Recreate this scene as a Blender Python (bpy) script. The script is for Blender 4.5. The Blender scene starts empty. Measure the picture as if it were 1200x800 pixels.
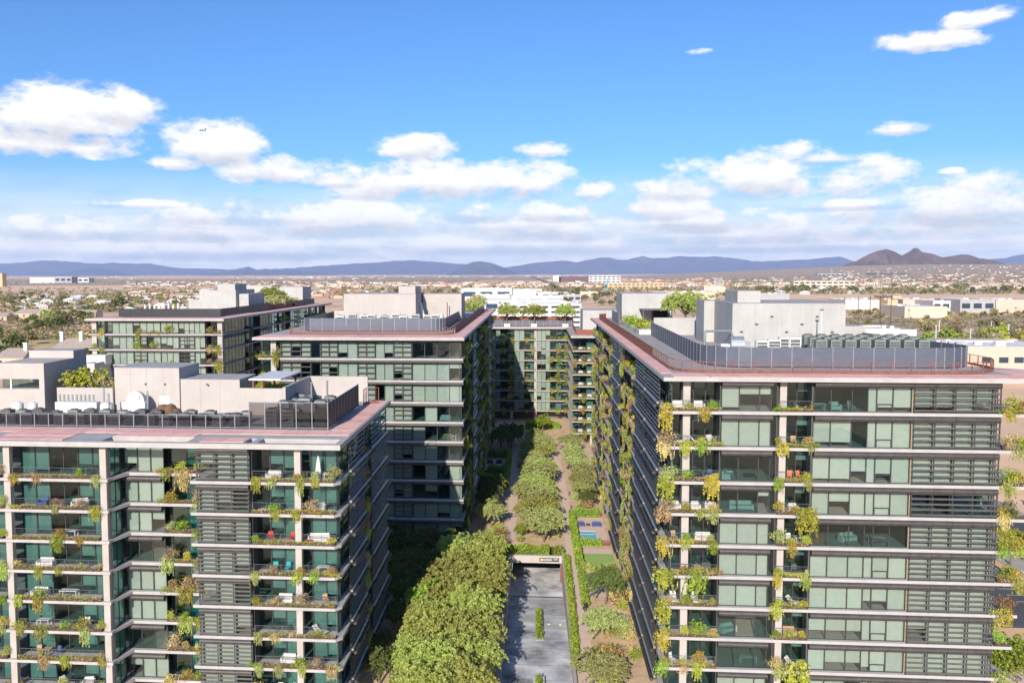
import bpy, math, random
import numpy as np
from mathutils import Matrix, Vector
random.seed(7)
SC = bpy.context.scene
COL = SC.collection
PI = math.pi

# ------------------------------------------------------------------ camera
CAMZ = 49.6
R3 = ((0.99659722, -0.00279543, 0.08237819), (0.08237126, 0.07006291, -0.99413589), (-0.00299262, 0.99753866, 0.07005476))
cam = bpy.data.cameras.new('camera'); cob = bpy.data.objects.new('camera', cam); COL.objects.link(cob)
mw = Matrix(R3).to_4x4(); mw.translation = (0, 0, CAMZ); cob.matrix_world = mw
cam.sensor_fit = 'HORIZONTAL'; cam.sensor_width = 36; cam.lens = 31.5
cam.shift_x = 0.05; cam.shift_y = -0.005; cam.clip_start = 0.5; cam.clip_end = 90000
SC.camera = cob

def ray(px, py):
    a, b, c = px-540, 394-py, -1050
    return [r[0]*a+r[1]*b+r[2]*c for r in R3]
def G(px, py, z=0.0):            # ground point seen at a place of the photograph
    r = ray(px, py); k = (z-CAMZ)/r[2]
    return (r[0]*k, r[1]*k)
def onY(px, py, Y):
    r = ray(px, py); k = Y/r[1]
    return (r[0]*k, Y, CAMZ+r[2]*k)

# ------------------------------------------------------------------ sun and sky
SUN = Vector((0.15, 1.0, -0.43)).normalized()
ELEV = math.asin(-SUN.z)
sl = bpy.data.lights.new('sun', 'SUN'); sl.energy = 4.2; sl.angle = math.radians(0.5); sl.color = (1.0, 0.92, 0.80)
so = bpy.data.objects.new('sun', sl); COL.objects.link(so)
so.rotation_euler = SUN.to_track_quat('-Z', 'Y').to_euler(); so.location = (0, -50, 200)
SC.view_settings.view_transform = 'Standard'; SC.view_settings.look = 'None'
SC.view_settings.gamma = 1; SC.view_settings.exposure = 0.64
SC.cycles.max_bounces = 8; SC.cycles.transparent_max_bounces = 16; SC.cycles.volume_bounces = 1
SC.cycles.use_denoising = True

class NT:
    def __init__(s, tree): s.t = tree; s.n = tree.nodes; s.l = tree.links; s.n.clear()
    def add(s, typ, **kw):
        n = s.n.new(typ)
        for k, v in kw.items():
            if k == 'inp':
                for i, x in v.items():
                    if hasattr(x, 'is_output'): s.l.new(x, n.inputs[i])
                    else: n.inputs[i].default_value = x
            else: setattr(n, k, v)
        return n
    def m(s, op, a, b=0.0, c=0.0, clamp=False):
        n = s.add('ShaderNodeMath', operation=op, inp={0: a, 1: b, 2: c}); n.use_clamp = clamp
        return n.outputs[0]
    def ramp(s, fac, stops):
        n = s.add('ShaderNodeValToRGB', inp={0: fac}); e = n.color_ramp.elements
        while len(e) < len(stops): e.new(0.5)
        for k, (p, c) in enumerate(stops):
            e[k].position = p; e[k].color = (c if len(c) == 4 else (*c, 1))
        return n.outputs[0]
    def mix(s, f, a, b, blend='MIX'):
        n = s.add('ShaderNodeMix', data_type='RGBA', blend_type=blend, inp={0: f, 6: a, 7: b})
        return n.outputs[2]
    def noise(s, vec, scale, detail=4, rough=0.55):
        n = s.add('ShaderNodeTexNoise', inp={'Scale': scale, 'Detail': detail, 'Roughness': rough})
        if vec is not None: s.l.new(vec, n.inputs['Vector'])
        return n.outputs[0]

W = bpy.data.worlds.new('World'); SC.world = W; W.use_nodes = True
w = NT(W.node_tree)
tc = w.add('ShaderNodeTexCoord').outputs['Generated']
sep = w.add('ShaderNodeSeparateXYZ', inp={0: tc})
sx, sy, sz = sep.outputs
lon = w.m('ARCTAN2', sx, sy); ele = w.m('ARCSINE', sz)
vec = w.add('ShaderNodeCombineXYZ', inp={0: lon, 1: w.m('MULTIPLY', ele, 1.9), 2: 0.0}).outputs[0]
n1 = w.noise(vec, 13, 9, 0.6); n2 = w.noise(vec, 42, 7, 0.65); n0 = w.noise(vec, 4.5, 4, 0.5)
vup = w.add('ShaderNodeVectorMath', operation='ADD', inp={0: vec, 1: (-.004, .022, 0)}).outputs[0]; n1u = w.noise(vup, 13, 9, 0.6)
wob = w.m('ADD', w.m('MULTIPLY', w.m('SUBTRACT', n1, 0.5), 3.6), w.m('MULTIPLY', w.m('SUBTRACT', n2, 0.5), 1.5))
CLOUDS = [(75,140,108,46,1),(20,165,110,26,1),(110,172,72,20,1),(150,130,45,30,.9),(248,172,68,36,1),(205,192,45,14,.8),(322,202,80,22,1),(390,212,60,14,.9),
 (484,175,54,19,1),(638,177,40,12,.75),(490,214,130,32,1),(600,214,85,32,1),(440,222,70,20,1),(692,224,28,17,.9),(165,239,72,8,.7),(300,252,130,20,.75),(150,271,90,11,.75),
 (395,258,190,30,.85),(200,268,220,24,.8),(650,265,170,26,.85),(820,258,130,22,.8),(1050,262,190,28,.85),(560,262,110,18,.8),(655,249,64,17,.85),(772,244,66,21,1),(885,208,105,36,1),(1003,212,68,28,1),(800,222,60,20,.9),(970,187,44,10,.75),(1000,240,80,10,.75),(1060,152,52,11,.45),
 (1088,50,60,15,.45),(1150,22,50,14,.45),(1116,201,18,6,.5),(1140,240,130,40,.6),(820,60,22,6,.05),(860,272,200,22,.65),(250,292,330,20,.8),(600,285,300,20,.6),(560,250,60,18,.6),(900,285,260,16,.6)]
dens = None; low = None
for (cx, cy, rx, ry, st) in CLOUDS:
    r = Vector(ray(cx, cy)).normalized()
    l0, e0 = math.atan2(r.x, r.y), math.asin(r.z)
    f = math.cos(l0)
    du = w.m('MULTIPLY', w.m('SUBTRACT', lon, l0), 1050/rx/f**.5)
    dv = w.m('MULTIPLY', w.m('SUBTRACT', ele, e0), 1050/ry/f)
    dv = w.m('MULTIPLY', dv, w.m('ADD', 1.0, w.m('MULTIPLY', w.m('LESS_THAN', dv, 0.0), 0.35)))
    q = w.m('ADD', w.m('MULTIPLY', du, du), w.m('MULTIPLY', dv, dv))
    b = w.m('SUBTRACT', 0.62+.5*st, w.m('MULTIPLY', q, 0.92))
    dens = b if dens is None else w.m('MAXIMUM', dens, b)
    bl = w.m('MULTIPLY', w.m('SUBTRACT', 1.15, q, clamp=True), w.m('ADD', w.m('MULTIPLY', dv, -1.0), -.05), clamp=True)
    low = bl if low is None else w.m('MAXIMUM', low, bl)
# the same kind of broken cloud goes on all round the horizon outside the view
band = w.m('SUBTRACT', 1.0, w.m('ABSOLUTE', w.m('DIVIDE', w.m('SUBTRACT', ele, 0.11), 0.10)))
outside = w.m('MULTIPLY', w.m('GREATER_THAN', w.m('ABSOLUTE', lon), 0.62), w.m('ADD', band, w.m('MULTIPLY', w.m('SUBTRACT', n0, 0.6), 5.0)))
dens = w.m('MAXIMUM', dens, w.m('SUBTRACT', outside, w.m('MULTIPLY', w.m('LESS_THAN', w.m('ABSOLUTE', lon), 0.62), 5.0)))
d2 = w.m('ADD', dens, wob)
cov = w.add('ShaderNodeMapRange', interpolation_type='SMOOTHSTEP', inp={0: d2, 1: 0.10, 2: 1.0, 3: 0.0, 4: 1.0}).outputs[0]
vst = w.add('ShaderNodeCombineXYZ', inp={0: lon, 1: w.m('MULTIPLY', ele, 7.0), 2: 3.0}).outputs[0]
ns = w.noise(vst, 7, 8, 0.62)
hz = w.add('ShaderNodeMapRange', interpolation_type='SMOOTHSTEP', inp={0: ele, 1: 0.125, 2: 0.02, 3: 0.0, 4: 1.0}).outputs[0]
hz = w.m('ADD', w.m('MULTIPLY', hz, 0.88), w.m('MULTIPLY', w.m('MULTIPLY', hz, w.m('SUBTRACT', ns, 0.48)), 1.7), clamp=True)
hz = w.m('MULTIPLY', hz, 0.97)
cov = w.m('MAXIMUM', cov, hz)
sky = w.add('ShaderNodeTexSky', sky_type='NISHITA', sun_disc=False, sun_elevation=ELEV, sun_rotation=math.atan2(-SUN.x, -SUN.y), altitude=400, air_density=1.0, dust_density=0.9, ozone_density=3.0)
skyc = w.mix(1.0, sky.outputs[0], (0.39, 0.63, 0.92, 1), 'MULTIPLY')
low = w.m('ADD', low, w.m('MULTIPLY', hz, w.m('MULTIPLY', w.m('SUBTRACT', 0.60, ns), 0.5), clamp=True))
shade = w.m('ADD', w.m('MULTIPLY', low, 1.9), w.m('ADD', 0.03, w.m('MULTIPLY', w.m('SUBTRACT', n1u, n1), 2.6)), clamp=True)
ccol = w.mix(shade, (6.6, 6.5, 6.45, 1), (4.3, 4.35, 4.6, 1))
fin = w.mix(cov, skyc, ccol)
bg = w.add('ShaderNodeBackground', inp={0: fin, 1: 0.112})
out = w.add('ShaderNodeOutputWorld', inp={0: bg.outputs[0]})

# ------------------------------------------------------------------ materials
def M(name, col, rough=0.8, metal=0.0, var=0.12, scale=0.6, bump=0.0, streak=0.0, isl=0.0, objvar=0.0, col2=None, spec=0.5, trans=0.0):
    m = bpy.data.materials.new(name); m.use_nodes = True; t = NT(m.node_tree)
    geo = t.add('ShaderNodeNewGeometry'); pos = geo.outputs['Position']
    n = t.noise(pos, scale, 5, 0.6)
    a = tuple(c*(1-var) for c in col); b = tuple(min(1, c*(1+var)) for c in (col2 or col))
    c = t.ramp(n, [(0.3, a), (0.7, b)])
    if streak:                                              # rain streaks down a wall
        mp = t.add('ShaderNodeMapping', inp={0: pos, 3: (1.3, 1.3, 0.12)}).outputs[0]
        s = t.noise(mp, 1.6, 5, 0.65)
        c = t.mix(t.m('MULTIPLY', s, streak), c, tuple(x*0.55 for x in col)+(1,))
    if isl or objvar:
        h = t.add('ShaderNodeHueSaturation', inp={4: c})
        v = 1.0
        r1 = geo.outputs['Random Per Island']; r2 = t.add('ShaderNodeObjectInfo').outputs['Random']
        v = t.m('ADD', t.m('MULTIPLY', t.m('SUBTRACT', r1, 0.5), isl), t.m('ADD', 1.0, t.m('MULTIPLY', t.m('SUBTRACT', r2, 0.5), objvar)))
        t.l.new(v, h.inputs[2])
        t.l.new(t.m('ADD', 0.5, t.m('MULTIPLY', t.m('SUBTRACT', r2, 0.5), objvar*0.10)), h.inputs[0])
        c = h.outputs[0]
    p = t.add('ShaderNodeBsdfPrincipled', inp={'Base Color': c, 'Roughness': rough, 'Metallic': metal, 'Specular IOR Level': spec})
    if bump:
        bn = t.add('ShaderNodeBump', inp={'Strength': bump, 'Distance': 0.05, 'Height': t.noise(pos, scale*8, 4, 0.6)})
        t.l.new(bn.outputs[0], p.inputs['Normal'])
    sh = p.outputs[0]
    if trans:
        tr = t.add('ShaderNodeBsdfTranslucent', inp={0: c})
        sh = t.add('ShaderNodeMixShader', inp={0: trans, 1: sh, 2: tr.outputs[0]}).outputs[0]
    t.add('ShaderNodeOutputMaterial', inp={0: sh})
    return m
def glass(name, tint, refl=0.055):
    m = bpy.data.materials.new(name); m.use_nodes = True; t = NT(m.node_tree)
    lw = t.add('ShaderNodeLayerWeight', inp={0: 0.25})
    tr = t.add('ShaderNodeBsdfTransparent', inp={0: (*tint, 1)})
    gl = t.add('ShaderNodeBsdfGlossy', inp={0: (.9, 1, .98, 1), 1: 0.015})
    f = t.m('ADD', refl, t.m('MULTIPLY', lw.outputs['Fresnel'], 0.35), clamp=True)
    ms = t.add('ShaderNodeMixShader', inp={0: f, 1: tr.outputs[0], 2: gl.outputs[0]})
    t.add('ShaderNodeOutputMaterial', inp={0: ms.outputs[0]}); return m
MT = {}
def dm(k, *a, **kw): MT[k] = M(k, *a, **kw); return MT[k]
dm('concrete', (.45, .405, .37), .85, var=.10, scale=.5, bump=.15, streak=.35)
dm('slab_edge', (.43, .405, .39), .8, var=.10, scale=.7, streak=.3)
dm('penthouse_wall', (.48, .43, .40), .9, var=.08, scale=.35, bump=.1, streak=.35)
dm('grey_wall', (.47, .45, .43), .9, var=.10, scale=.3, bump=.1, streak=.5)
dm('dark_metal', (.035, .035, .04), .45, var=.2, scale=2)
dm('shade_metal', (.055, .048, .047), .5, var=.25, scale=1.2)
dm('slat_metal', (.085, .078, .072), .5, var=.2, scale=1.5)
dm('rail_metal', (.12, .12, .13), .5, var=.2)
dm('blind', (.42, .44, .412), .9, var=.06, scale=1.5, objvar=.16)
dm('soil', (.24, .12, .06), .95, var=.35, scale=3)
dm('planter_brown', (.06, .035, .03), .8, var=.2)
dm('paver', (.74, .43, .375), .9, var=.12, scale=1.2, bump=.15, objvar=.14)
dm('roof_grey', (.36, .34, .33), .95, var=.15, scale=.5)
dm('rust', (.22, .075, .045), .75, var=.3, scale=2.5)
dm('screen_blue', (.105, .115, .15), .55, metal=.2, var=.1, scale=.8)
dm('screen_dark', (.016, .016, .02), .5, var=.2)
dm('screen_post', (.24, .25, .29), .45, metal=.3, var=.1)
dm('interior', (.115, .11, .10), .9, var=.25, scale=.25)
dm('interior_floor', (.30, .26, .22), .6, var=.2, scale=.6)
dm('teal_wall', (.03, .17, .16), .3, var=.2)
dm('white_paint', (.64, .63, .62), .6, var=.06, scale=1)
dm('furn_white', (.60, .57, .55), .8, var=.05)
dm('furn_tan', (.42, .27, .15), .8, var=.1)
dm('furn_red', (.45, .05, .04), .8, var=.1)
dm('furn_teal', (.02, .30, .33), .8, var=.1)
dm('furn_orange', (.55, .18, .07), .8, var=.1)
dm('furn_dark', (.05, .05, .055), .6, var=.15)
dm('furn_blue', (.05, .08, .2), .8, var=.1)
dm('ac_white', (.68, .67, .64), .6, var=.08, scale=2)
dm('ac_green', (.20, .225, .20), .6, var=.15, scale=2)
dm('ac_dark', (.09, .09, .095), .6, var=.3, scale=2)
dm('steel', (.42, .45, .46), .35, metal=.6, var=.12)
dm('tarp', (.17, .09, .05), .8, var=.3, scale=2, bump=.4)
dm('bark', (.16, .12, .09), .95, var=.25, scale=3)
dm('water_pool', (.16, .52, .68), .06, var=.12, scale=1.5)
dm('lawn_green', (.30, .46, .13), .95, var=.15, scale=2, bump=.3)
dm('asphalt', (.085, .082, .085), .9, var=.25, scale=.4)
dm('ramp_concrete', (.33, .325, .33), .85, var=.4, scale=.22, bump=.1, col2=(.62, .62, .63))
dm('path_brick', (.70, .52, .43), .9, var=.12, scale=2.2, bump=.2)
dm('desert_ground', (.74, .48, .29), .95, var=.3, scale=.012)
dm('court_dirt', (.62, .44, .285), .95, var=.25, scale=.5, bump=.3)
dm('wall_grey', (.36, .35, .36), .9)
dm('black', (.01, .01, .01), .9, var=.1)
dm('skin', (.5, .3, .22), .6); dm('cloth_dark', (.02, .02, .035), .9); dm('hair', (.04, .02, .015), .7)
dm('yellow_sign', (.8, .62, .05), .6); dm('pink_flower', (.6, .05, .25), .8, isl=.5, trans=.2)
LEAF = dict(isl=.75, objvar=.45, trans=.3, spec=.25, var=.2, scale=.6)
dm('leaf_olive', (.47, .51, .14), .7, **{**LEAF, 'trans': .45})
dm('leaf_grey', (.46, .49, .19), .7, **{**LEAF, 'trans': .42})
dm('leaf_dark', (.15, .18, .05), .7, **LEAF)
dm('leaf_bright', (.29, .39, .05), .7, **LEAF)
dm('leaf_yellow', (.43, .44, .07), .7, **LEAF)
dm('leaf_gold', (.50, .40, .08), .7, **LEAF)
dm('leaf_rust', (.36, .20, .08), .7, **LEAF)
dm('leaf_tan', (.56, .43, .20), .7, **LEAF)
dm('leaf_pink', (.48, .36, .22), .7, **LEAF)
dm('leaf_hedge', (.27, .36, .05), .7, **LEAF)
dm('leaf_far', (.26, .235, .10), .8, **LEAF)
MT['glass'] = glass('glass', (.875, .915, .892), .07); MT['glass_dark'] = glass('glass_dark', (.60, .74, .73), .05)
MT['glass_teal'] = glass('glass_teal', (.34, .68, .68), .13); MT['mesh_glass'] = glass('mesh_glass', (.62, .60, .61), .05)

# ------------------------------------------------------------------ mesh helpers
class B:
    """collects boxes, tubes and quads into one mesh with material slots"""
    def __init__(s): s.v = []; s.f = []; s.mi = []; s.mats = []
    def mid(s, m):
        if m not in s.mats: s.mats.append(m)
        return s.mats.index(m)
    def box(s, x0, x1, y0, y1, z0, z1, m):
        b = len(s.v); k = s.mid(m)
        s.v += [(x0,y0,z0),(x1,y0,z0),(x1,y1,z0),(x0,y1,z0),(x0,y0,z1),(x1,y0,z1),(x1,y1,z1),(x0,y1,z1)]
        s.f += [(b,b+3,b+2,b+1),(b+4,b+5,b+6,b+7),(b,b+1,b+5,b+4),(b+1,b+2,b+6,b+5),(b+2,b+3,b+7,b+6),(b+3,b,b+4,b+7)]
        s.mi += [k]*6; return s
    def prism(s, pts, z0, z1, m):
        b = len(s.v); n = len(pts); k = s.mid(m)
        a = sum(pts[i][0]*pts[(i+1) % n][1]-pts[(i+1) % n][0]*pts[i][1] for i in range(n))
        if a < 0: pts = pts[::-1]
        s.v += [(x, y, z0) for x, y in pts]+[(x, y, z1) for x, y in pts]
        s.f += [tuple(range(b+n-1, b-1, -1)), tuple(range(b+n, b+2*n))]+[(b+i, b+(i+1) % n, b+n+(i+1) % n, b+n+i) for i in range(n)]
        s.mi += [k]*(n+2); return s
    def tube(s, p, q, r0, r1, m, n=8, caps=True):
        p, q = Vector(p), Vector(q); d = (q-p).normalized()
        a = d.orthogonal().normalized(); c = d.cross(a); b = len(s.v); k = s.mid(m)
        for (o, r) in ((p, r0), (q, r1)):
            for i in range(n):
                t = 2*PI*i/n; s.v.append(tuple(o+(a*math.cos(t)+c*math.sin(t))*r))
        s.f += [(b+i, b+(i+1) % n, b+n+(i+1) % n, b+n+i) for i in range(n)]; s.mi += [k]*n
        if caps: s.f += [tuple(range(b+n-1, b-1, -1)), tuple(range(b+n, b+2*n))]; s.mi += [k]*2
        return s
    def ball(s, c, r, m, seg=10, rings=6, sc=(1, 1, 1)):
        b = len(s.v); k = s.mid(m)
        for j in range(rings+1):
            ph = PI*j/rings
            for i in range(seg):
                t = 2*PI*i/seg
                s.v.append((c[0]+r*sc[0]*math.sin(ph)*math.cos(t), c[1]+r*sc[1]*math.sin(ph)*math.sin(t), c[2]+r*sc[2]*math.cos(ph)))
        for j in range(rings):
            for i in range(seg):
                s.f.append((b+j*seg+i, b+(j+1)*seg+i, b+(j+1)*seg+(i+1) % seg, b+j*seg+(i+1) % seg)); s.mi.append(k)
        return s
    def mesh(s, name):
        me = bpy.data.meshes.new(name); me.from_pydata(s.v, [], s.f)
        for m in s.mats: me.materials.append(MT[m] if isinstance(m, str) else m)
        me.polygons.foreach_set('material_index', s.mi); me.update(); return me
CACHE = {}
def cm(key, fn):
    if key not in CACHE: CACHE[key] = fn().mesh(str(key[0]))
    return CACHE[key]
def put(name, me, parent=None, loc=(0, 0, 0), rot=0.0, scale=None):
    o = bpy.data.objects.new(name, me); COL.objects.link(o)
    if parent is not None:
        o.parent = parent; pl = PLOC.get(parent.name, (0, 0, 0))
        loc = (loc[0]-pl[0], loc[1]-pl[1], loc[2]-pl[2])
    o.location = loc; o.rotation_euler = (0, 0, rot)
    if scale: o.scale = scale if hasattr(scale, '__len__') else (scale,)*3
    return o
PLOC = {}
def sub(name, me, parent, loc=(0, 0, 0)):
    o = bpy.data.objects.new(name, me); COL.objects.link(o); o.parent = parent; o.location = loc; return o
def tag(o, label, cat, group=None):
    o['label'] = label; o['category'] = cat
    if group: o['group'] = group
    return o
def thing(name, label, cat, loc, rot=0, group=None):
    o = bpy.data.objects.new(name, None); COL.objects.link(o); o.location = loc; o.rotation_euler = (0, 0, rot)
    if rot == 0: PLOC[o.name] = loc
    o.empty_display_size = .5
    return tag(o, label, cat, group)
def struct(name, me, loc=(0, 0, 0)):
    o = put(name, me, None, loc); o['kind'] = 'structure'; return o
def part(parent, name, b, loc=None):
    """a part whose mesh is given in world coordinates"""
    me = b.mesh(name); pl = PLOC[parent.name]
    o = bpy.data.objects.new(name, me); COL.objects.link(o); o.parent = parent; o.location = (-pl[0], -pl[1], -pl[2]); return o

# leaves: many small quads spread through a volume
def leafmesh(name, pts, size, mats, midx=None, upb=0.35, rng=None, aspect=1.6):
    n = len(pts); rng = rng or np.random.default_rng(1)
    nrm = rng.normal(size=(n, 3)); nrm[:, 2] += upb*2; nrm /= np.linalg.norm(nrm, axis=1)[:, None]
    t = rng.normal(size=(n, 3)); t -= (t*nrm).sum(1)[:, None]*nrm; t /= np.linalg.norm(t, axis=1)[:, None]
    u = np.cross(nrm, t); s = size*rng.uniform(.6, 1.4, size=(n, 1))
    a, b = t*s*aspect*.5, u*s*.5
    V = np.empty((n, 4, 3)); V[:, 0] = pts-a; V[:, 1] = pts-b*1.0; V[:, 2] = pts+a; V[:, 3] = pts+b*1.0
    me = bpy.data.meshes.new(name)
    me.vertices.add(4*n); me.vertices.foreach_set('co', V.ravel())
    me.loops.add(4*n); me.loops.foreach_set('vertex_index', np.arange(4*n))
    me.polygons.add(n); me.polygons.foreach_set('loop_start', np.arange(n)*4); me.polygons.foreach_set('loop_total', np.full(n, 4))
    for m in mats: me.materials.append(MT[m])
    if midx is not None: me.polygons.foreach_set('material_index', midx)
    me.update(); me.validate(); return me
def join_mesh(name, mes):
    """several meshes into one with their material slots"""
    V, F, MI, mats, off = [], [], [], [], 0
    for me in mes:
        for v in me.vertices: V.append(tuple(v.co))
        for p in me.polygons:
            F.append(tuple(off+i for i in p.vertices)); m = me.materials[p.material_index]
            if m not in mats: mats.append(m)
            MI.append(mats.index(m))
        off += len(me.vertices)
    r = bpy.data.meshes.new(name); r.from_pydata(V, [], F)
    for m in mats: r.materials.append(m)
    r.polygons.foreach_set('material_index', MI); r.update(); return r

def crown_points(rng, n, rx, rz, zc, clumps, spread, flat=0.0):
    c = rng.normal(size=(clumps, 3)); c /= np.linalg.norm(c, axis=1)[:, None]
    c *= rng.uniform(.45, 1.0, size=(clumps, 1))**.6
    c[:, 2] = np.where(c[:, 2] < -.3, c[:, 2]*.5, c[:, 2])
    c *= np.array([rx, rx, rz]); w_ = rng.uniform(.5, 1.5, clumps); w_ /= w_.sum()
    i = rng.choice(clumps, n, p=w_)
    p = c[i]+rng.normal(size=(n, 3))*spread*np.array([1, 1, .75])*rng.uniform(.7, 1.2, size=(clumps, 1))[i]
    p[:, 2] += zc
    p[:, 2] = np.maximum(p[:, 2], zc-rz*.85)
    return p, c+np.array([0, 0, zc])
def trunk_b(rng, h, tips, r=.16, n=6):
    b = B(); top = Vector((rng.normal()*.15, rng.normal()*.15, h)); b.tube((0, 0, -.1), top, r*1.3, r, 'bark', 7)
    for k in range(min(n, len(tips))):
        t = Vector(tips[k]); mid = top.lerp(t, .5)+Vector((0, 0, .25)); b.tube(top, mid, r*.6, r*.4, 'bark', 5); b.tube(mid, t, r*.4, r*.12, 'bark', 5)
    return b
TREE = {}
def spray_points(rng, n, rx, rz, zc, sprays, droop):
    '''leaves strung along short drooping twigs that leave an uneven set of limbs'''
    c = rng.normal(size=(sprays, 3)); c /= np.linalg.norm(c, axis=1)[:, None]; c[:, 2] = np.where(c[:, 2] < -.25, -c[:, 2]*.6, c[:, 2])
    rad = rng.uniform(.35, 1.0, sprays)**.55*(1+.30*np.sin(c[:, 0]*4+rng.uniform(0, 6))*np.cos(c[:, 1]*3.3+rng.uniform(0, 6)))
    p0 = c*rad[:, None]*np.array([rx, rx, rz])
    L = rng.uniform(.5, 1.25, sprays)*rx*.34
    k = rng.integers(0, sprays, n); t = rng.random(n)[:, None]
    d = c*np.array([1, 1, .45])+rng.normal(size=(sprays, 3))*.55; d /= np.linalg.norm(d, axis=1)[:, None]
    p = p0[k]+d[k]*L[k][:, None]*t; p[:, 2] -= droop*(t[:, 0]**2)*L[k]
    p += rng.normal(size=(n, 3))*(.055+.05*(1-t))*rx*.36
    p[:, 2] += zc; p[:, 2] = np.maximum(p[:, 2], zc-rz*.95)
    return p, p0[rng.choice(sprays, 14, replace=False)]*.75+np.array([0, 0, zc])
def tree_kind(key, seed, n, rx, rz, zc, clumps, spread, leaf, size, h, flat=0):
    rng = np.random.default_rng(seed); p, tips = spray_points(rng, n, rx, rz, zc, int(clumps*4.2), .55)
    TREE[key] = (leafmesh('crown', p, size, [leaf], rng=rng, aspect=2.0), trunk_b(rng, h, tips, r=.05*rx, n=12).mesh('trunk'))
for v in range(3):
    tree_kind(('mesq', v), 10+v, 11000, 3.0, 2.2, 3.6, 70, .5, 'leaf_grey', .145, 1.9)
    tree_kind(('olive', v), 20+v, 15000, 3.6, 2.7, 4.4, 85, .55, 'leaf_olive', .155, 2.2)
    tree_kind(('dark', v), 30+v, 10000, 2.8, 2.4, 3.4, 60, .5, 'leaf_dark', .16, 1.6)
    tree_kind(('bright', v), 40+v, 7000, 1.9, 1.9, 2.7, 45, .42, 'leaf_bright', .15, 1.2)
def tree(kind, x, y, z, s, label, group=None, name='courtyard_tree', leaf=None, hs=1.0, cat='tree'):
    c, t = TREE[kind]
    r = thing(name, label, cat, (x, y, z), 0, group)
    rot = random.uniform(0, 2*PI)
    a = sub('crown', c, r); b = sub('trunk', t, r)
    for o in (a, b): o.rotation_euler = (0, 0, rot); o.scale = (s, s, s*hs)
    if leaf: a.material_slots[0].link = 'OBJECT'; a.material_slots[0].material = MT[leaf]
    return r

# small balcony plants; each mesh variant is shared, the leaf material sits on the object
PL = {}
def mk(key, pts, size, rng, upb=.35, aspect=1.6):
    PL.setdefault(key, []).append(leafmesh(key, pts, size, ['leaf_yellow'], rng=rng, upb=upb, aspect=aspect))
for v in range(5):
    rng = np.random.default_rng(100+v)
    p, _ = crown_points(rng, 420, .42, .36, .36, 16, .13); p[:, 2] = np.maximum(p[:, 2], 0); mk('shrub', p, .075, rng)
    p, _ = crown_points(rng, 700, .62, .55, .58, 22, .18); p[:, 2] = np.maximum(p[:, 2], 0); mk('bush', p, .08, rng)
    # trailing vine: strands hanging over an edge (local -y is outward)
    ns = 34; P = []
    for k in range(ns):
        x0 = rng.normal()*.28; L = rng.uniform(.35, 1.0)*(1.45 if v % 2 else 1.15); m_ = int(19*L)+5
        t = np.linspace(0, 1, m_); px = x0+np.cumsum(rng.normal(size=m_)*.025); bul = rng.uniform(.12, .3)
        P.append(np.c_[px, -.08-bul*np.minimum(1, t*4)*(1-.3*t)+rng.normal(size=m_)*.03, .22*np.exp(-t*6)-t*L])
    mk('vine', np.concatenate(P), .072, rng, upb=-.1, aspect=1.9)
    P = []                                                      # spreading low fringe
    for k in range(420):
        P.append((rng.uniform(-.9, .9), rng.normal()*.13-.12, abs(rng.normal())*.13-.02-(rng.random() < .25)*rng.uniform(0, .35)))
    mk('fringe', np.array(P), .07, rng)
    b = B(); nb = 34                                             # tufted grass or rosette: blades
    for k in range(nb):
        a = rng.uniform(0, 2*PI); L = rng.uniform(.4, .75); rr = rng.uniform(.2, .65)
        d = Vector((math.cos(a), math.sin(a), 0)); q = Vector((-d.y, d.x, 0))*.025
        p0 = Vector((0, 0, 0)); p1 = d*rr*L*.6+Vector((0, 0, L*.75)); p2 = d*rr*L*1.5+Vector((0, 0, L*(.95-rr*.7)))
        i = len(b.v); b.v += [tuple(x) for x in (p0-q, p0+q, p1-q*1.3, p1+q*1.3, p2)]
        b.f += [(i, i+1, i+3, i+2), (i+2, i+3, i+4)]; b.mi += [b.mid('leaf_tan')]*2
    PL.setdefault('tuft', []).append(b.mesh('tuft'))
KINDNAME = {'shrub': 'potted_shrub', 'bush': 'flowering_bush', 'vine': 'trailing_vine', 'fringe': 'ground_creeper', 'tuft': 'grass_tuft'}
WORD = {'leaf_yellow': 'yellow-green', 'leaf_gold': 'golden', 'leaf_bright': 'bright green', 'leaf_rust': 'rusty orange', 'leaf_tan': 'straw-coloured', 'leaf_pink': 'pinkish', 'leaf_dark': 'dark green', 'leaf_olive': 'olive green', 'leaf_grey': 'grey-green', 'leaf_hedge': 'leaf green'}
KW = {'shrub': 'shrub', 'bush': 'bush', 'vine': 'vine trailing', 'fringe': 'low creeper', 'tuft': 'spiky tuft'}
def plant(kind, leaf, loc, rot, s, where, group):
    me = random.choice(PL[kind])
    o = put(KINDNAME[kind], me, None, loc, rot+random.uniform(-.2, .2), (s*random.uniform(.9, 1.15), s, s*random.uniform(.9, 1.2)))
    o.material_slots[0].link = 'OBJECT'; o.material_slots[0].material = MT[leaf]
    return tag(o, f'{WORD[leaf]} {KW[kind]} {where}', 'vine' if kind == 'vine' else 'plant', group)
ORD = ['top', 'second', 'third', 'fourth', 'fifth', 'sixth', 'seventh', 'eighth', 'ninth', 'tenth', 'eleventh']

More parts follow.
